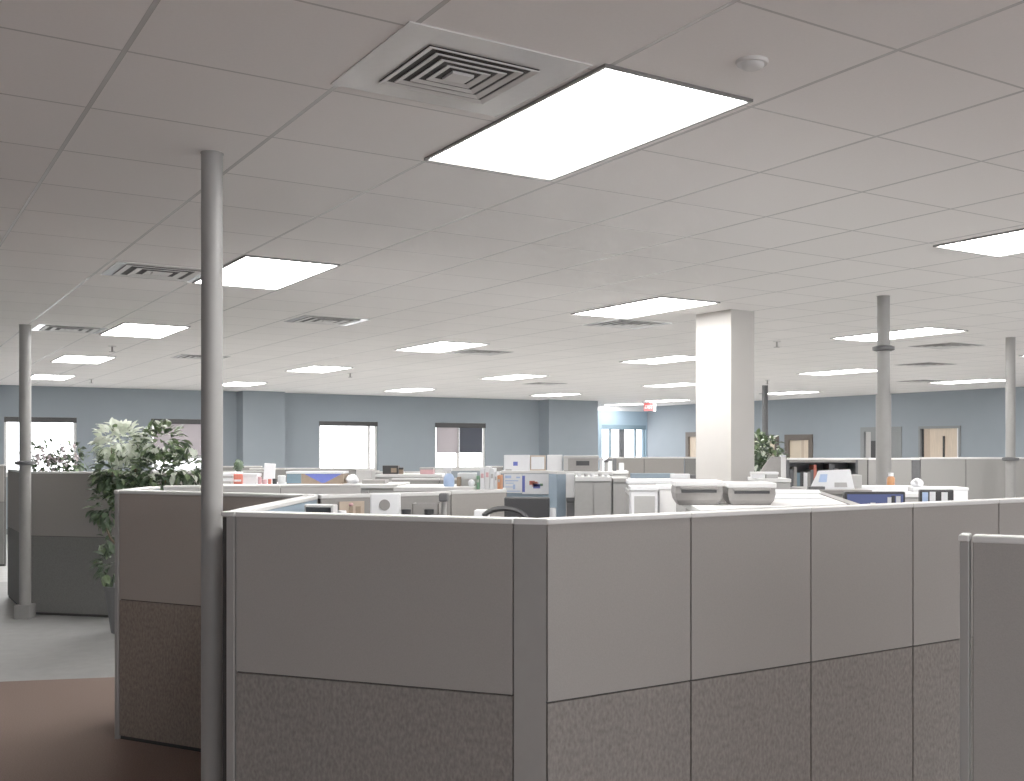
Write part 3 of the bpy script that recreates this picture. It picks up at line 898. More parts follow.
# left group on the cabinets behind the light topped row
for k in range(4):
    a = at(224, 480, 7.05)
    t = MB().box(-.045, .045, -.10, .10, 0, .017).build('paper_stack', M['paper' if k % 2 else 'grey_lt'])
    put(t, (a.x + .01 * (k % 2), 7.15, z1 + .018 * k), .05 * k)
    tag(t, ['lowest', 'second', 'third', 'topmost'][k] + ' of the flat paper bundles just right of the near pole', 'paper stack', 'paper bundles by the pole')
carton(233.5, 242, 474, z1, 7.0, 'small red box beside the white box, right of the near pole', 'red', .07, mark=[(.1, .9, .25, .45, 'paper', 'stripe')])
carton(242.6, 256.5, 473.5, z1, 7.02, 'plain white box right of the small red box', 'white', .10, lid='white')
t = carton(263, 274, 463.5, z1, 7.15, 'upright white card standing tilted on the cabinet', 'paper', .012, name='card', cat='card')
t.rotation_euler = (0, math.radians(4), .15)
for k, (pa, pb, py, mt, lb) in enumerate([(258, 261.5, 477, 'pink', 'small pink tin left of the tilted white card'), (262, 267, 479.5, 'pink', 'low pink tin before the tilted white card'),
                                          (268, 271.5, 479, 'red', 'low red tin before the tilted white card'), (272.5, 277, 478.5, 'dark', 'small black tin right of the tilted white card'),
                                          (278, 285.5, 475.5, 'white', 'small white tin left of the flat blue printed box')]):
    a, b_ = at(pa, py, 7.0), at(pb, py, 7.0)
    r = (b_.x - a.x) / 2
    t = thing('tin', lb, 'tin', ((a.x + b_.x) / 2, 7.0, z1), 0, 'small tins on the cabinet')
    MB().lathe([(r * .95, 0), (r, .004), (r, (a.z - z1) * .8)], 20).build('body', M[mt], t, True)
    MB().lathe([(r * 1.04, (a.z - z1) * .8), (r * 1.04, (a.z - z1) * .96), (r * .9, a.z - z1)], 20).build('lid', M['white' if mt == 'white' else mt], t, True)
# ball cactus
a = at(236.2, 464, 7.25)
t = thing('cactus', 'small dark ball cactus in a pot behind the red box', 'plant', (a.x, 7.3, z1))
MB().lathe([(.02, 0), (.03, .07), (.027, .075)], 16).build('pot', M['white'], t, True)
m = MB()
prof = [(.012, .072)] + [(.03 * math.sin(PI * k / 10) + .001, .115 - .042 * math.cos(PI * k / 10)) for k in range(1, 11)]
m.lathe(prof, 18)
for k in range(60):
    th, ph = random.uniform(0, 2 * PI), random.uniform(.2, 2.8)
    c0 = Vector((.03 * math.sin(ph) * math.cos(th), .03 * math.sin(ph) * math.sin(th), .115 - .042 * math.cos(ph)))
    c1 = c0 + (c0 - Vector((0, 0, .115))).normalized() * .009
    m.tube([c0, c1], [.003, .0006], 4)
m.build('ball', M['leaf_d'], t)
# flat blue printed box
a, b_ = at(286.5, 471.5, 7.02), at(343, 484, 7.02)
t = thing('printed_box', 'flat box printed teal, brown and violet with a white top edge', 'box', (a.x, 7.02, z1))
w_, h_ = b_.x - a.x, a.z - z1
MB().box(0, w_, 0, .16, 0, h_ - .014).build('body', M['brown'], t)
MB().box(-.003, w_ + .003, -.003, .163, h_ - .014, h_).build('lid', M['paper'], t)
MB().box(0.002, w_ * .26, -.003, 0, .004, h_ - .016).build('teal_print', M['teal'], t)
MB().xz([(w_ * .32, h_ - .016), (w_ * .62, .008), (w_ * .68, .008), (w_ * .97, h_ - .016)], -.003, 0).build('violet_print', M['blue'], t)
# crumpled white bag
def blob(loc, r, m, name, label, cat, seed=1, zs=1.0, group=None):
    bm = bmesh.new(); bmesh.ops.create_icosphere(bm, subdivisions=3, radius=1)
    rnd = random.Random(seed)
    offs = [(Vector((rnd.uniform(-1, 1), rnd.uniform(-1, 1), rnd.uniform(-1, 1))).normalized(), rnd.uniform(.1, .3)) for _ in range(14)]
    for v in bm.verts:
        s = 1.0
        for d_, am in offs: s -= am * max(0, v.co.dot(d_) - .72) * 2
        v.co *= s
        v.co = Vector((v.co.x * r[0], v.co.y * r[1], max(v.co.z, -.75) * r[2] * zs))
    zmin = min(v.co.z for v in bm.verts)
    me = bpy.data.meshes.new(name)
    for v in bm.verts: v.co.z -= zmin
    bm.to_mesh(me); bm.free(); me.materials.append(m)
    o = bpy.data.objects.new(name, me); COL.objects.link(o); o.location = loc
    return tag(o, label, cat, group)


a = at(351.5, 480, 7.05)
blob((a.x, 7.08, z1), (.046, .045, .036), M['paper'], 'crumpled_bag', 'crumpled white bag right of the flat blue printed box', 'bag', 3)
# white and grey pieces right of it
carton(356, 372, 470, z1, 7.25, 'pale grey upright file box below the third window', 'grey_lt', .12, name='file_box', cat='box')
carton(362, 385, 480, z1, 7.06, 'dark grey flat tray under the third window', 'grey', .14, name='paper_tray', cat='tray')
# dark gadgets on the middle distance cabinet
zb = EYE - (474 - HY) / FPX * 9.4
cabinet(xr(380, 9.5), xr(445, 9.5), 9.3, 9.8, zb, 'middle distance cabinet under the black radio', doors=2)
t = carton(382.5, 398, 465.5, zb, 9.35, 'black radio on the cabinet right of the third window', 'dark', .12, name='radio', cat='radio', mark=[(.55, .9, .2, .7, 'brown', 'speaker_grille')])
carton(399, 403, 467.5, zb, 9.4, 'brown jar beside the black radio', 'brown', .04, name='jar', cat='jar', lid='dark')
carton(420, 433, 467.5, zb, 9.35, 'small pink box left of the fourth window', 'pink', .12, lid='grey_lt')
# spray bottle
zs = 1.337
a = at(449, 468, 6.45); b0 = at(449, 487, 6.45)
hb_ = a.z - zs
t = thing('spray_bottle', 'pale blue spray bottle with white nozzle on the wide cabinet', 'bottle', (a.x, 6.45, zs))
MB().lathe([(.030, 0), (.033, .006), (.033, hb_ * .45), (.024, hb_ * .62), (.012, hb_ * .72)], 20).build('body', M['blue_lt'], t, True)
MB().lathe([(.013, hb_ * .70), (.013, hb_ * .82)], 16).build('collar', M['white'], t, True)
MB().box(-.035, .018, -.011, .011, hb_ * .82, hb_, .003).build('nozzle', M['white'], t)
MB().box(-.024, -.017, -.006, .006, hb_ * .62, hb_ * .82).build('trigger', M['white'], t)
carton(456.5, 460.5, 477, zs, 6.48, 'dark brown bottle box right of the spray bottle', 'brown', .05)
carton(461, 475, 479, zs, 6.52, 'beige box right of the spray bottle', 'grey_lt', .12)
t = carton(457.5, 475.5, 473, EYE - (479 - HY) / FPX * 6.52 + .0005, 6.53, 'white folded papers lying on the beige box', 'paper', .10, name='paper_stack', cat='paper stack')
t2 = None
blob((xr(471.5, 6.42), 6.42, zs), (.022, .02, .026), M['paper'], 'paper_ball', 'crumpled white paper ball before the beige box', 'paper', 5)
# binders
zb2 = 1.315
for k, (pa, pb, py, mt) in enumerate([(476.5, 479.5, 476, 'green'), (480, 484.5, 468, 'paper'), (485, 489.5, 466.5, 'white'), (490, 494, 468.5, 'paper'), (494.5, 497, 472, 'white'), (497.3, 500.5, 475.5, 'orange')]):
    carton(pa, pb, py, zb2, 6.42, ['dark green slim binder, leftmost of the row', 'second white binder from the left with a pink tag', 'tallest white binder in the row', 'white binder right of the tallest one', 'thin white binder beside the orange one', 'orange binder at the right end of the row'][k],
           mt, .2, name='binder', cat='binder', group='binders on the narrow cabinet', mark=[(.2, .8, .55, .75, 'pink' if k in (1, 2) else 'grey_lt', 'spine_label')])
# desk fan
zf = .73
a = at(385.5, 493, 5.05); lo_ = at(385.5, 515, 5.05)
t = thing('desk_fan', 'small square white fan with a grey round hub above the left wing', 'fan', (a.x, 5.05, zf))
hf = a.z - zf; w_ = 14.8 / FPX * 5.05
zc = hf - .055
MB().box(-w_, w_, -.02, .02, hf - .125, hf, .008).build('casing', M['white'], t)
MB().add([(.026 * math.cos(2 * PI * k / 24), -.024, zc + .026 * math.sin(2 * PI * k / 24)) for k in range(24)] + [(.026 * math.cos(2 * PI * k / 24), -.018, zc + .026 * math.sin(2 * PI * k / 24)) for k in range(24)],
         [tuple(range(24)), tuple(range(47, 23, -1))] + [(k, (k + 1) % 24, 24 + (k + 1) % 24, 24 + k) for k in range(24)]).build('hub', M['grey'], t)
MB().lathe([(.014, .01), (.014, hf - .12)], 14).build('stem', M['white'], t, True)
MB().lathe([(.07, 0), (.07, .012), (.02, .02)], 24).build('base', M['white'], t, True)
# things beside the fan and monitor
q0 = along(N1, bdir, .12, -.040)
t = thing('pinned_picture', 'tan picture of two figures pinned behind the silver edged monitor', 'picture', (q0[0], q0[1], 1.21), PHI)
MB().box(0, .13, -.003, .003, 0, .095).build('sheet', M['tan'], t)
MB().box(.05, .07, -.005, -.003, .01, .08).box(.085, .11, -.005, -.003, .01, .07).build('figure', M['brown'], t)
MB().lathe([(.007, .072), (.012, .08), (.007, .088)], 10, (.06, -.005)).build('figure_head', M['pink'], t)
# grey cabinets behind the left wing carrying the picture, mug and lamp
a = at(342, 510.5, 4.46)
t = thing('mug', 'white mug just above the left wing beside the monitor', 'mug', (a.x, 4.46, a.z - .09))
MB().lathe([(.012, 0), (.017, .004), (.018, .085), (.0165, .09), (.0155, .085), (.014, .01)], 22).build('cup', M['white'], t, True)
MB().tube([(.017, 0, .07), (.033, 0, .065), (.033, 0, .03), (.017, 0, .025)], .003, 6).build('handle', M['white'], t, True)
cabinet(a.x - .06, a.x + .10, 4.36, 4.57, a.z - .09, 'slim cabinet hidden behind the left wing under the white mug', doors=1)
a = at(320, 500, 5.3)
# grey desk lamp near the inner panel
a = at(444, 493, 5.2)
t = thing('desk_lamp', 'slim grey desk lamp with dark head before the inner panel', 'lamp', (a.x, 5.21, .73))
hl = a.z - .73
MB().lathe([(.035, 0), (.035, .012), (.012, .02)], 20).build('base', M['grey_lt'], t, True)
MB().tube([(0, 0, .015), (0, 0, hl - .03)], .012, 10).build('stem', M['grey_lt'], t, True)
MB().box(-.02, .02, -.05, .03, hl - .04, hl, .006).build('head', M['dkgrey'], t)
desk(xr(365, 5.1), xr(452, 5.1), 4.96, 5.28, 'long desk behind the left wing under the fan and lamp')
a = at(427, 503, 5.06)
t = thing('wire_basket', 'dark grey basket of papers before the inner panel', 'basket', (a.x, 5.06, .73))
hk = a.z - .73
MB().box(-.062, .062, -.05, .05, 0, .01).box(-.062, -.057, -.05, .05, 0, hk).box(.057, .062, -.05, .05, 0, hk).box(-.062, .062, -.05, -.045, 0, hk).box(-.062, .062, .045, .05, 0, hk).build('tray', M['grey'], t)
MB().box(-.055, .055, -.04, .04, .01, hk * .98).build('papers', M['grey_lt'], t)
for k, (px, py, lb) in enumerate([(404, 511.5, 'black cup beside the white fan'), (427, 511.5, 'black cup before the dark basket')]):
    a = at(px, py, 4.92)
    t = thing('cup', lb, 'cup', (a.x, 4.985, .73), 0, 'black cups')
    h = a.z - .73
    MB().lathe([(.017, 0), (.022, h), (.020, h), (.016, .01)], 18).build('body', M['dark'], t, True)
    MB().lathe([(.023, h - .004), (.023, h + .006), (.018, h + .008)], 18).build('lid', M['dark'], t, True)
carton(474, 488, 510.5, 1.20, 4.67, 'white box just above the wing left of the office chair', 'white', .1)
cabinet(xr(470, 4.72), xr(492, 4.72), 4.64, 4.8, 1.20, 'low cabinet left of the office chair under a white box', doors=1)

# items on the cabinets behind the posters
zc = 1.39
carton(504, 529.5, 455, zc, 8.06, 'white board with a small blue emblem above the charts', 'white', .05, name='display_board', cat='board', mark=[(.36, .54, .35, .6, 'blue', 'emblem'), (.06, .3, .05, .15, 'grey_lt', 'caption')])
carton(530, 545.5, 455.5, zc, 8.1, 'white card in a tan frame above the charts', 'tan', .03, name='picture_frame', cat='picture', mark=[(.08, .92, .14, .92, 'paper', 'card')])
carton(547, 562, 455, zc, 8.12, 'plain white upright box left of the grey printer', 'white', .15)
t = carton(563.5, 598.5, 456, zc, 8.1, 'grey printer with a dark output slot on the cabinet', 'grey', .3, name='printer', cat='printer', mark=[(.36, .74, .38, .68, 'dark', 'slot'), (.0, .13, .05, .95, 'grey_lt', 'side_panel')], lid='grey_lt')
carton(599.5, 603, 458, zc, 8.15, 'white bottle right of the grey printer', 'white', .03, name='bottle', cat='bottle', lid='white')
t = carton(604, 608, 460, zc, 8.15, 'grey bottle second right of the printer', 'grey_lt', .03, name='bottle', cat='bottle', lid='dkgrey')
# white box below printer and small things on the lockers
carton(566, 574.3, 474, 1.262, 6.63, 'white carton on the dark low locker', 'white', .14)
for k, px in enumerate((579, 586, 592, 600, 606)):
    a = at(px, 476.5, 6.5)
    t = thing('paper_cup', ['first', 'second', 'third', 'fourth', 'fifth'][k] + ' small white paper cup from the left on the light grey lockers', 'cup', (a.x, 6.5, 1.395), 0, 'paper cups on the grey lockers')
    MB().lathe([(.010, 0), (.014, .018), (.0125, .018), (.009, .003)], 14).build('cup', M['grey_lt' if k % 2 else 'white'], t, True)
MB_ = None
# white stick post below the narrow blue panel
a = at(553, 508, 6.3)
t = thing('paper_roll', 'thin white paper roll standing below the narrow blue panel', 'paper roll', (a.x, 6.3, 0))
MB().lathe([(.018, 0), (.018, a.z), (.010, a.z), (.010, a.z - .05)], 16).build('roll', M['paper'], t, True)

# white filing boxes on the low cabinet
carton(631, 657.5, 486.5, 1.18, 4.55, 'white filing box with a grey woven front behind the right wing', 'white', .18, name='filing_box', cat='box', lid='white', mark=[(.12, .9, .35, .82, 'grey_lt', 'front_label')])
carton(659.5, 676, 485.5, 1.18, 4.62, 'plain white filing box beside the left grey tub', 'laminate', .18, name='filing_box', cat='box', lid='white')
carton(628, 671, 480, EYE - (490 - HY) / FPX * 5.2, 5.3, 'long flat white carton behind the filing boxes', 'grey_lt', .16, lid='white')
cabinet(xr(627, 5.4), xr(672, 5.4), 5.2, 5.55, EYE - (490 - HY) / FPX * 5.2, 'cabinet behind the filing boxes under the long flat carton', doors=2)


# grey tubs with slot handles
def tub(px0, px1, py0, py1, Y, base, label):
    a, b_ = at(px0, py0, Y), at(px1, py0, Y)
    w_ = (b_.x - a.x) / 2; h_ = a.z - base
    t = thing('storage_tub', label, 'tub', ((a.x + b_.x) / 2, Y + .1, base), 0, 'grey storage tubs')
    bt = .80
    def ring(s, z, yb=.10): return [(-w_ * s, -.10 * s, z), (w_ * s, -.10 * s, z), (w_ * s, yb * s, z), (-w_ * s, yb * s, z)]
    lev = [ring(bt, 0), ring(.93, h_ * .22), ring(.99, h_ * .5), ring(.97, h_ * .78)]
    vs = [v for l in lev for v in l]; fs = [(3, 2, 1, 0), (12, 13, 14, 15)]
    for q_ in range(3):
        for k in range(4):
            fs.append((q_ * 4 + k, q_ * 4 + (k + 1) % 4, q_ * 4 + 4 + (k + 1) % 4, q_ * 4 + 4 + k))
    bod = MB().add(vs, fs).build('body', M['grey'], t)
    MB().box(-w_ * 1.02, w_ * 1.02, -.105, .105, h_ * .78, h_, .004).build('lid', M['laminate'], t)
    MB().box(-w_ * .74, w_ * .74, -.104, -.085, h_ * .52, h_ * .64, .002).build('handle_slot', M['dark'], t)
    MB().box(-w_ * .78, w_ * .78, -.107, -.09, h_ * .66, h_ * .79, .003).build('handle_lip', M['grey'], t)


tub(675, 723, 481, 503, 4.22, 1.343, 'left grey storage tub with a dark handle slot on the white top')
tub(728, 776, 483, 505, 4.22, 1.343, 'right grey storage tub with a dark handle slot on the white top')
a = at(725, 484, 4.32)
t = thing('tape_dispenser', 'rounded pale grey tape dispenser wedged between the two grey tubs', 'tape dispenser', (a.x + .0, 4.46, 1.343))
hh = a.z - 1.343 + .0
MB().xz([(.017 * math.cos(PI * k / 10), hh * .55 + hh * .45 * math.sin(PI * k / 10)) for k in range(11)] + [(-.017, 0), (.017, 0)], -.02, .02).build('body', M['grey_lt'], t)
MB().box(-.006, .006, -.024, -.019, hh * .45, hh * .7).build('roll', M['white'], t)
# papers lying on the white top
for k, (px, Y, rz) in enumerate([(775, 4.95, .3), (790, 5.5, -.2)]):
    o = MB().box(-.15, .15, -.21, .21, 0, .004).build('paper_sheet', M['paper'])
    put(o, (xr(px, Y), Y, 1.3435), rz); tag(o, ['nearer wide white sheet lying on the corner cabinet top', 'farther wide white sheet lying on the corner cabinet top'][k], 'paper', 'loose sheets on the corner cabinet')
# leaning plan sheet with blue print
zq = 1.337
a, b_ = at(815, 469.5, 6.0), at(855, 488, 6.0)
t = thing('plan_sheet', 'white leaning plan sheet with a pale blue print behind the right wing', 'paper', (a.x, 6.05, zq))
w_, h_ = b_.x - a.x, a.z - zq
MB().xz([(-.02, 0), (w_ + .01, 0), (w_ * .93, h_), (.03, h_ * .93)], -.004, 0).build('sheet', M['paper'], t)
MB().xz([(.03, h_ * .35), (.075, h_ * .35), (.08, h_ * .75), (.04, h_ * .75)], -.006, -.004).build('blue_print', M['blue_lt'], t)
MB().xz([(.12, .01), (w_ * .86, .01), (w_ * .84, h_ * .33), (.12, h_ * .33)], -.006, -.004).build('grey_print', M['grey_lt'], t)
MB().tube([(w_ / 2, .12, 0), (w_ / 2, 0, h_ * .85)], .004, 6).build('strut', M['grey'], t)
carton(846, 862, 475, zq, 6.25, 'white squat box behind the plan sheet', 'grey_lt', .1)
t = carton(806, 822, 486, zq, 6.02, 'flat dark notebook before the plan sheet', 'dkgrey', .05, name='notebook', cat='notebook')
t.location.y -= .08
# amber bottle
zc7 = 1.312
a = at(893, 473, 7.0)
t = thing('amber_bottle', 'amber bottle with a white cap beside the ringed pole', 'bottle', (a.x, 7.05, zc7))
h = a.z - zc7
MB().lathe([(.024, 0), (.026, .005), (.026, h * .62), (.014, h * .78)], 20).build('body', M['amber'], t, True)
MB().lathe([(.017, h * .76), (.017, h)], 18).build('cap', M['white'], t, True)
a = at(858, 485.2, 6.62); b_ = at(918, 485.2, 6.62)
carton(861, 908, 486, 1.30, 6.4, 'long white carton behind the dark framed monitor', 'white', .14)
cabinet(xr(860, 6.5), xr(915, 6.5), 6.38, 6.62, 1.30, 'cabinet behind the dark framed monitor under the long white carton', doors=2)
carton(913, 968, 487.5, 1.10, 6.56, 'white box behind the striped monitor', 'white', .2, lid='white')
cabinet(xr(919, 6.6), xr(968, 6.6), 6.52, 6.82, 1.10, 'low cabinet under the white box at the right', doors=2)
a = at(917, 484, 6.6)
blob((a.x + .01, 6.63, EYE - (487.5 - HY) / FPX * 6.55), (.04, .045, .032), M['paper'], 'crumpled_paper', 'crumpled white paper on the white box near the amber bottle', 'paper', 9)
# bookcase with dark folders
Yb = 9.1
a, b_ = at(787, 460, Yb), at(858, 460, Yb)
t = thing('bookcase', 'dark open bookcase of clutter behind the plan sheet', 'bookcase', ((a.x + b_.x) / 2, Yb + .15, 0))
w_ = (b_.x - a.x) / 2; top = a.z
MB().box(-w_, -w_ + .02, -.15, .15, 0, top).build('side_panel', M['dkgrey'], t)
MB().box(w_ - .02, w_, -.15, .15, 0, top).build('side_panel', M['dkgrey'], t)
MB().box(-w_, w_, .13, .15, 0, top).build('back_panel', M['dkgrey'], t)
shelf_z = [.06, .45, .84, 1.21, top - .02]
for z in shelf_z: MB().box(-w_ + .02, w_ - .02, -.15, .13, z, z + .02).build('shelf', M['grey'], t)
x = a.x + .03; k = 0
cols = ['dkgrey', 'grey', 'teal', 'dark', 'white', 'grey', 'dkgrey', 'red', 'grey_lt', 'dark', 'grey']
while x < b_.x - .10 and k < 14:
    w2 = random.uniform(.025, .05); h2 = random.uniform(.12, .20)
    o = MB().box(0, w2 - .003, 0, .2, 0, h2).build('folder', M[cols[k % len(cols)]])
    put(o, (x, Yb + .03, 1.2315)); tag(o, 'upright %s folder in the dark bookcase, number %d from the left' % ({'dkgrey': 'charcoal', 'grey': 'grey', 'teal': 'dark teal', 'dark': 'black', 'white': 'white', 'red': 'red', 'grey_lt': 'pale grey'}[cols[k % len(cols)]], k + 1), 'folder', 'folders in the dark bookcase')
    x += w2; k += 1
# white post and grey slanted folder right of the column
a = at(783, 455, 8.7)
t = thing('corner_post', 'white panel post right of the column, left of the dark bookcase', 'post', (a.x, 8.7, 0), 0, 'cubicle corner posts')
MB().box(-.018, .018, -.03, .03, 0, a.z - .015, .003).build('shaft', M['cap'], t)
MB().box(-.02, .02, -.033, .033, a.z - .015, a.z, .003).build('post_cap', M['white'], t)
zc8 = 1.343
carton(752.5, 765, 472, zc8, 7.9, 'small white box right of the column, left of its pair', 'white', .1, lid='laminate')
carton(765.8, 778, 472, zc8, 7.9, 'small white box right of the column, right of its pair', 'grey_lt', .1, lid='white')
a, b_ = at(757, 470, 8.25), at(781, 457, 8.25)
t = MB().xz([(0, 0), (b_.x - a.x, 0), (b_.x - a.x, b_.z - zc8), ((b_.x - a.x) * .55, b_.z - zc8)], 0, .03).build('magazine_holder', M['grey'])
put(t, (a.x, 8.25, zc8)); tag(t, 'grey slanted magazine holder before the variegated plant right of the column', 'magazine holder')
# papers and blue strip on the far panel left of the column
Yf = 11.0
zt = EYE - (479 - HY) / FPX * Yf
cabinet(xr(626, Yf), xr(696, Yf), Yf, Yf + .5, zt, 'far cabinet left of the column under a blue strip of folders', doors=3)
carton(631, 675, 473.5, zt, Yf + .25, 'long low blue folder strip on the far cabinet', 'blue_fab', .15, name='folder_strip', cat='folder')
carton(671, 690, 474, zt, Yf + .08, 'white paper stack beside the column', 'paper', .12, name='paper_stack', cat='paper stack')
carton(690.5, 696, 475, zt, Yf + .08, 'dark box beside the column next to papers', 'dkgrey', .1)
zt2 = EYE - (471 - HY) / FPX * 10.0
cabinet(xr(604, 10.0), xr(628, 10.0), 9.95, 10.4, zt2, 'far cabinet under the white pair of jars', doors=1)
carton(606, 612, 459, zt2, 10.0, 'white jar with dark lid below the recess window', 'white', .07, name='jar', cat='jar', lid='dkgrey')
carton(613, 616.5, 458.5, zt2, 10.0, 'dark slim box right of the white jar', 'dkgrey', .06)
carton(619, 624, 463, zt2, 10.0, 'small white pot second right of the white jar', 'white', .06, name='pot', cat='pot')


# ------------------------------------------------------------------ plants
def leaf(m, p, d, L, w, mi, roll):
    d = d.normalized()
    side = d.cross(Vector((0, 0, 1)))
    if side.length < .05: side = Vector((1, 0, 0))
    side.normalize(); up = side.cross(d)
    side = (side * math.cos(roll) + up * math.sin(roll)).normalized(); up = side.cross(d).normalized()
    pts = []
    for f, ww, dr in ((0, .05, 0), (.25, .8, .03), (.55, 1, .0), (.82, .55, -.09), (1, .03, -.2)):
        c = p + d * (L * f) + up * (L * dr)
        pts += [c - side * (w / 2 * ww) + up * (w * .12 * ww), c, c + side * (w / 2 * ww) + up * (w * .12 * ww)]
    fs = []
    for k in range(4):
        a_ = k * 3
        fs += [(a_, a_ + 1, a_ + 4, a_ + 3), (a_ + 1, a_ + 2, a_ + 5, a_ + 4)]
    m.add(pts, fs, mi)


def foliage(blobs, n, L, pick, seed):
    rnd = random.Random(seed); m = MB()
    tw = sum(b_[2] for b_ in blobs)
    for c, r, wt in blobs:
        for _ in range(int(n * wt / tw)):
            v = Vector((rnd.gauss(0, 1), rnd.gauss(0, 1), rnd.gauss(0, 1))).normalized()
            rr = rnd.uniform(.45, 1) ** .6
            p = Vector(c) + Vector((v.x * r[0], v.y * r[1], v.z * r[2])) * rr
            d = v + Vector((rnd.uniform(-.7, .7), rnd.uniform(-.7, .7), rnd.uniform(-.6, .35)))
            l = L * rnd.uniform(.7, 1.25)
            leaf(m, p, d, l, l * rnd.uniform(.42, .56), pick(p, rnd), rnd.uniform(-.6, .6))
    return m


LM = [M['leaf_d'], M['leaf_m'], M['leaf_l']]


def planter(t, r, h):
    MB().lathe([(r * .75, 0), (r, h * .92), (r * 1.06, h * .92), (r * 1.06, h), (r * .94, h), (r * .9, h * .9)], 28).build('pot', M['pot'], t, True)
    MB().lathe([(r * .9, h * .80), (r * .9, h * .88)], 24).build('soil', M['soil'], t)


# big ficus
YF = 9.15
fx = xr(130, YF)
t = thing('potted_ficus', 'large leafy ficus in a grey pot behind the brown toned panel', 'plant', (fx, YF, 0))
planter(t, .20, .40)
stem = MB()
stem.tube([(0, 0, .33), (.02, 0, .7), (-.01, .02, 1.05), (.05, 0, 1.4)], [.022, .018, .015, .008])
stem.tube([(.02, 0, .7), (.2, .05, 1.05), (.32, .02, 1.35)], [.014, .011, .006])
stem.tube([(-.01, .02, 1.0), (-.14, -.02, 1.3), (-.16, 0, 1.6)], [.012, .009, .005])
stem.tube([(.02, 0, .6), (-.12, -.1, .8), (-.18, -.15, 1.0)], [.012, .009, .005])
stem.build('trunk', M['bark'], t, True)
def px_l(px): return xr(px, YF) - fx
def pz(py): return EYE - (py - HY) / FPX * YF
B = [((px_l(121), -.02, pz(442)), (.19, .2, .15), 1.6), ((px_l(160), .02, pz(441)), (.17, .2, .13), .9),
     ((px_l(124), -.02, pz(472)), (.22, .22, .20), 1.7), ((px_l(156), 0, pz(472)), (.22, .22, .17), 1.6), ((px_l(184), .05, pz(468)), (.13, .2, .13), .8),
     ((px_l(111), -.02, pz(503)), (.12, .18, .21), 1.0), ((px_l(137), 0, pz(495)), (.2, .2, .15), .7), ((px_l(113), -.05, pz(566)), (.10, .12, .15), .45), ((px_l(113), -.05, pz(537)), (.06, .1, .12), .12)]
def pk(p, rnd):  # lamp light at the top left and shade below put into leaf colour
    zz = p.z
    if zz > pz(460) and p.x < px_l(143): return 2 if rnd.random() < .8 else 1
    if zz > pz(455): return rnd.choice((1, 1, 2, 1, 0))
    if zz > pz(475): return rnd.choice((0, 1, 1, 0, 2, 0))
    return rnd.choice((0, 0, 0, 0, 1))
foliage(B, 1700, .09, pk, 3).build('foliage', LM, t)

# flowering plant in the far left pod, on a cabinet
YQ = 10.85
t0 = cabinet(xr(44, YQ), xr(86, YQ), YQ - .2, YQ + .25, 1.20, 'cabinet in the far left pod under the flowering plant', doors=2)
qx = xr(57, YQ)
t = thing('flowering_plant', 'low plant with pink and white blooms before the far left window', 'plant', (qx, YQ, 1.20))
MB().box(-.13, .2, -.09, .09, 0, .13, .006).build('planter_box', M['dkgrey'], t)
def qz(py): return EYE - (py - HY) / FPX * YQ - 1.2
rnd = random.Random(4)
B = [((xr(px, YQ) - qx, 0, qz(py)), (.11, .12, .10), 1) for px, py in ((36, 456), (48, 452), (60, 460), (72, 452), (78, 461), (42, 464), (66, 466), (54, 468))]
foliage(B, 460, .06, lambda p, r_: r_.choice((0, 0, 0, 1)), 5).build('foliage', LM, t)
for q, (c, r_, w_) in enumerate(B[:5] + B[6:]):
    for e in range(3):
        rb = random.Random(q * 7 + e); c2 = Vector(c) + Vector((rb.uniform(-.08, .08), -.06 - .05 * rb.random(), rb.uniform(-.06, .07)))
        fl = MB()
        for k in range(6):
            an = 2 * PI * k / 6
            leaf(fl, c2, Vector((math.cos(an), -.35, math.sin(an))), .042, .032, 0, 0)
        fl.lathe([(.004, c2.z - .006), (.009, c2.z), (.004, c2.z + .006)], 8, (c2.x, c2.y - .006))
        fl.build('bloom', M['petal'], t)
st = MB()
for c, r_, w_ in B[:6]: st.tube([(c[0] * .6, 0, .12), (c[0], c[1], c[2] - .05)], .004, 5)
st.build('stems', M['leaf_m'], t)

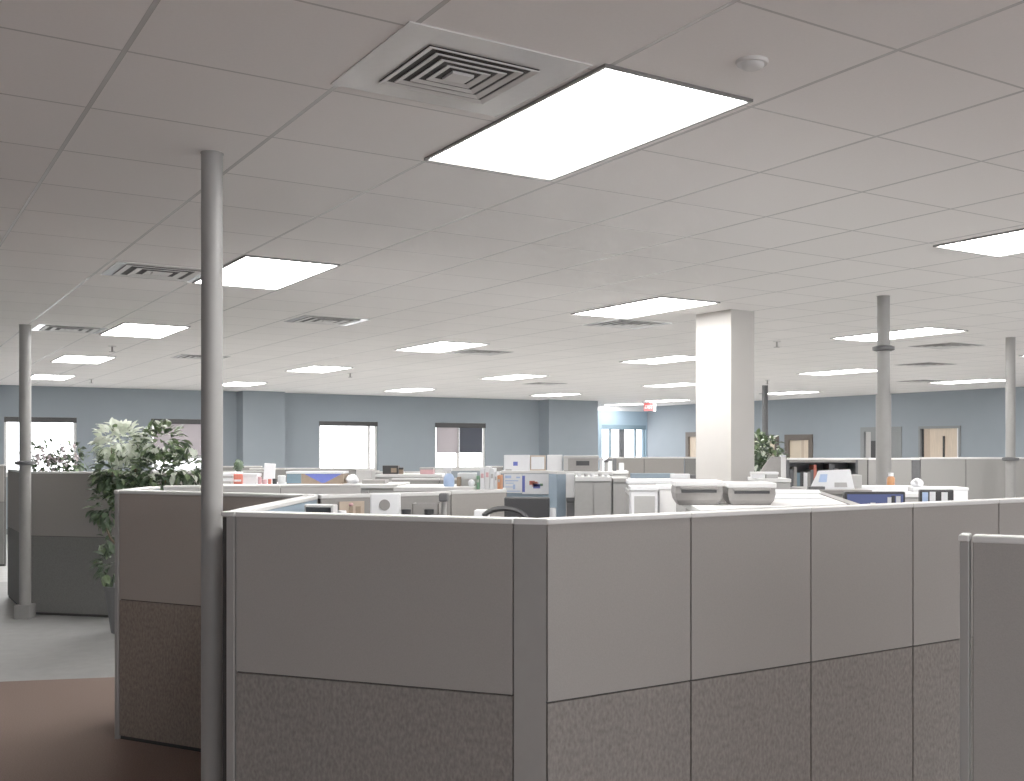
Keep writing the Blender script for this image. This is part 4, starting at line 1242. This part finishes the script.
# variegated plant right of the column
YV = 13.6
vx = xr(764, YV)
t = thing('variegated_plant', 'variegated potted plant just right of the column', 'plant', (vx, YV, 0))
planter(t, .2, .4)
def vz(py): return EYE - (py - HY) / FPX * YV
MB().tube([(0, 0, .33), (.03, 0, .9), (0, .02, 1.4)], [.02, .015, .008]).build('trunk', M['bark'], t, True)
B = [((xr(px, YV) - vx, 0, vz(py)), (.16, .17, .13), 1) for px, py in ((758, 445), (768, 448), (760, 458), (773, 462), (763, 468))]
foliage(B, 420, .10, lambda p, r_: r_.choice((0, 1, 0, 2, 0, 1)), 6).build('foliage', LM, t)

# ------------------------------------------------------------------ light, world, camera
W_ = bpy.data.worlds.new('World'); S.world = W_; W_.use_nodes = True
bg = W_.node_tree.nodes['Background']
bg.inputs[0].default_value = (1.0, .985, .97, 1); bg.inputs[1].default_value = 4.4

def portal(u0, u1, z0, z1, v, away):
    l = bpy.data.lights.new('sky_portal', 'AREA'); l.shape = 'RECTANGLE'; l.size = u1 - u0; l.size_y = z1 - z0
    l.cycles.is_portal = True
    o = bpy.data.objects.new('sky_portal', l); COL.objects.link(o)
    o.location = room((u0 + u1) / 2, v, (z0 + z1) / 2)
    o.rotation_euler = (PI / 2, 0, PHI + (0 if away else PI))      # an area light shines along its -z


for a, b in NW_FILL: portal(a, b, .85, 2.45, VN - .21, True)
for a, b in wins: portal(a, b, WZ0, WZ1, VF + .23, False)
portal(rw[0], rw[1], .12, RZ1, VR + .23, False)

cam = bpy.data.cameras.new('Camera'); co = bpy.data.objects.new('Camera', cam); COL.objects.link(co)
co.location = (0, 0, EYE); co.rotation_euler = (PI / 2, 0, 0)
cam.sensor_fit = 'HORIZONTAL'; cam.sensor_width = 36
cam.lens = 36 * FPX / 1024
cam.shift_x = -(CX - 512) / 1024
cam.shift_y = (HY - 390.5) / 1024
cam.clip_start = .05; cam.clip_end = 200
S.camera = co

S.view_settings.view_transform = 'Standard'
S.view_settings.look = 'None'
S.view_settings.exposure = 0.26
S.view_settings.gamma = 1.3
S.cycles.max_bounces = 8
S.cycles.diffuse_bounces = 5
S.cycles.sample_clamp_indirect = 6
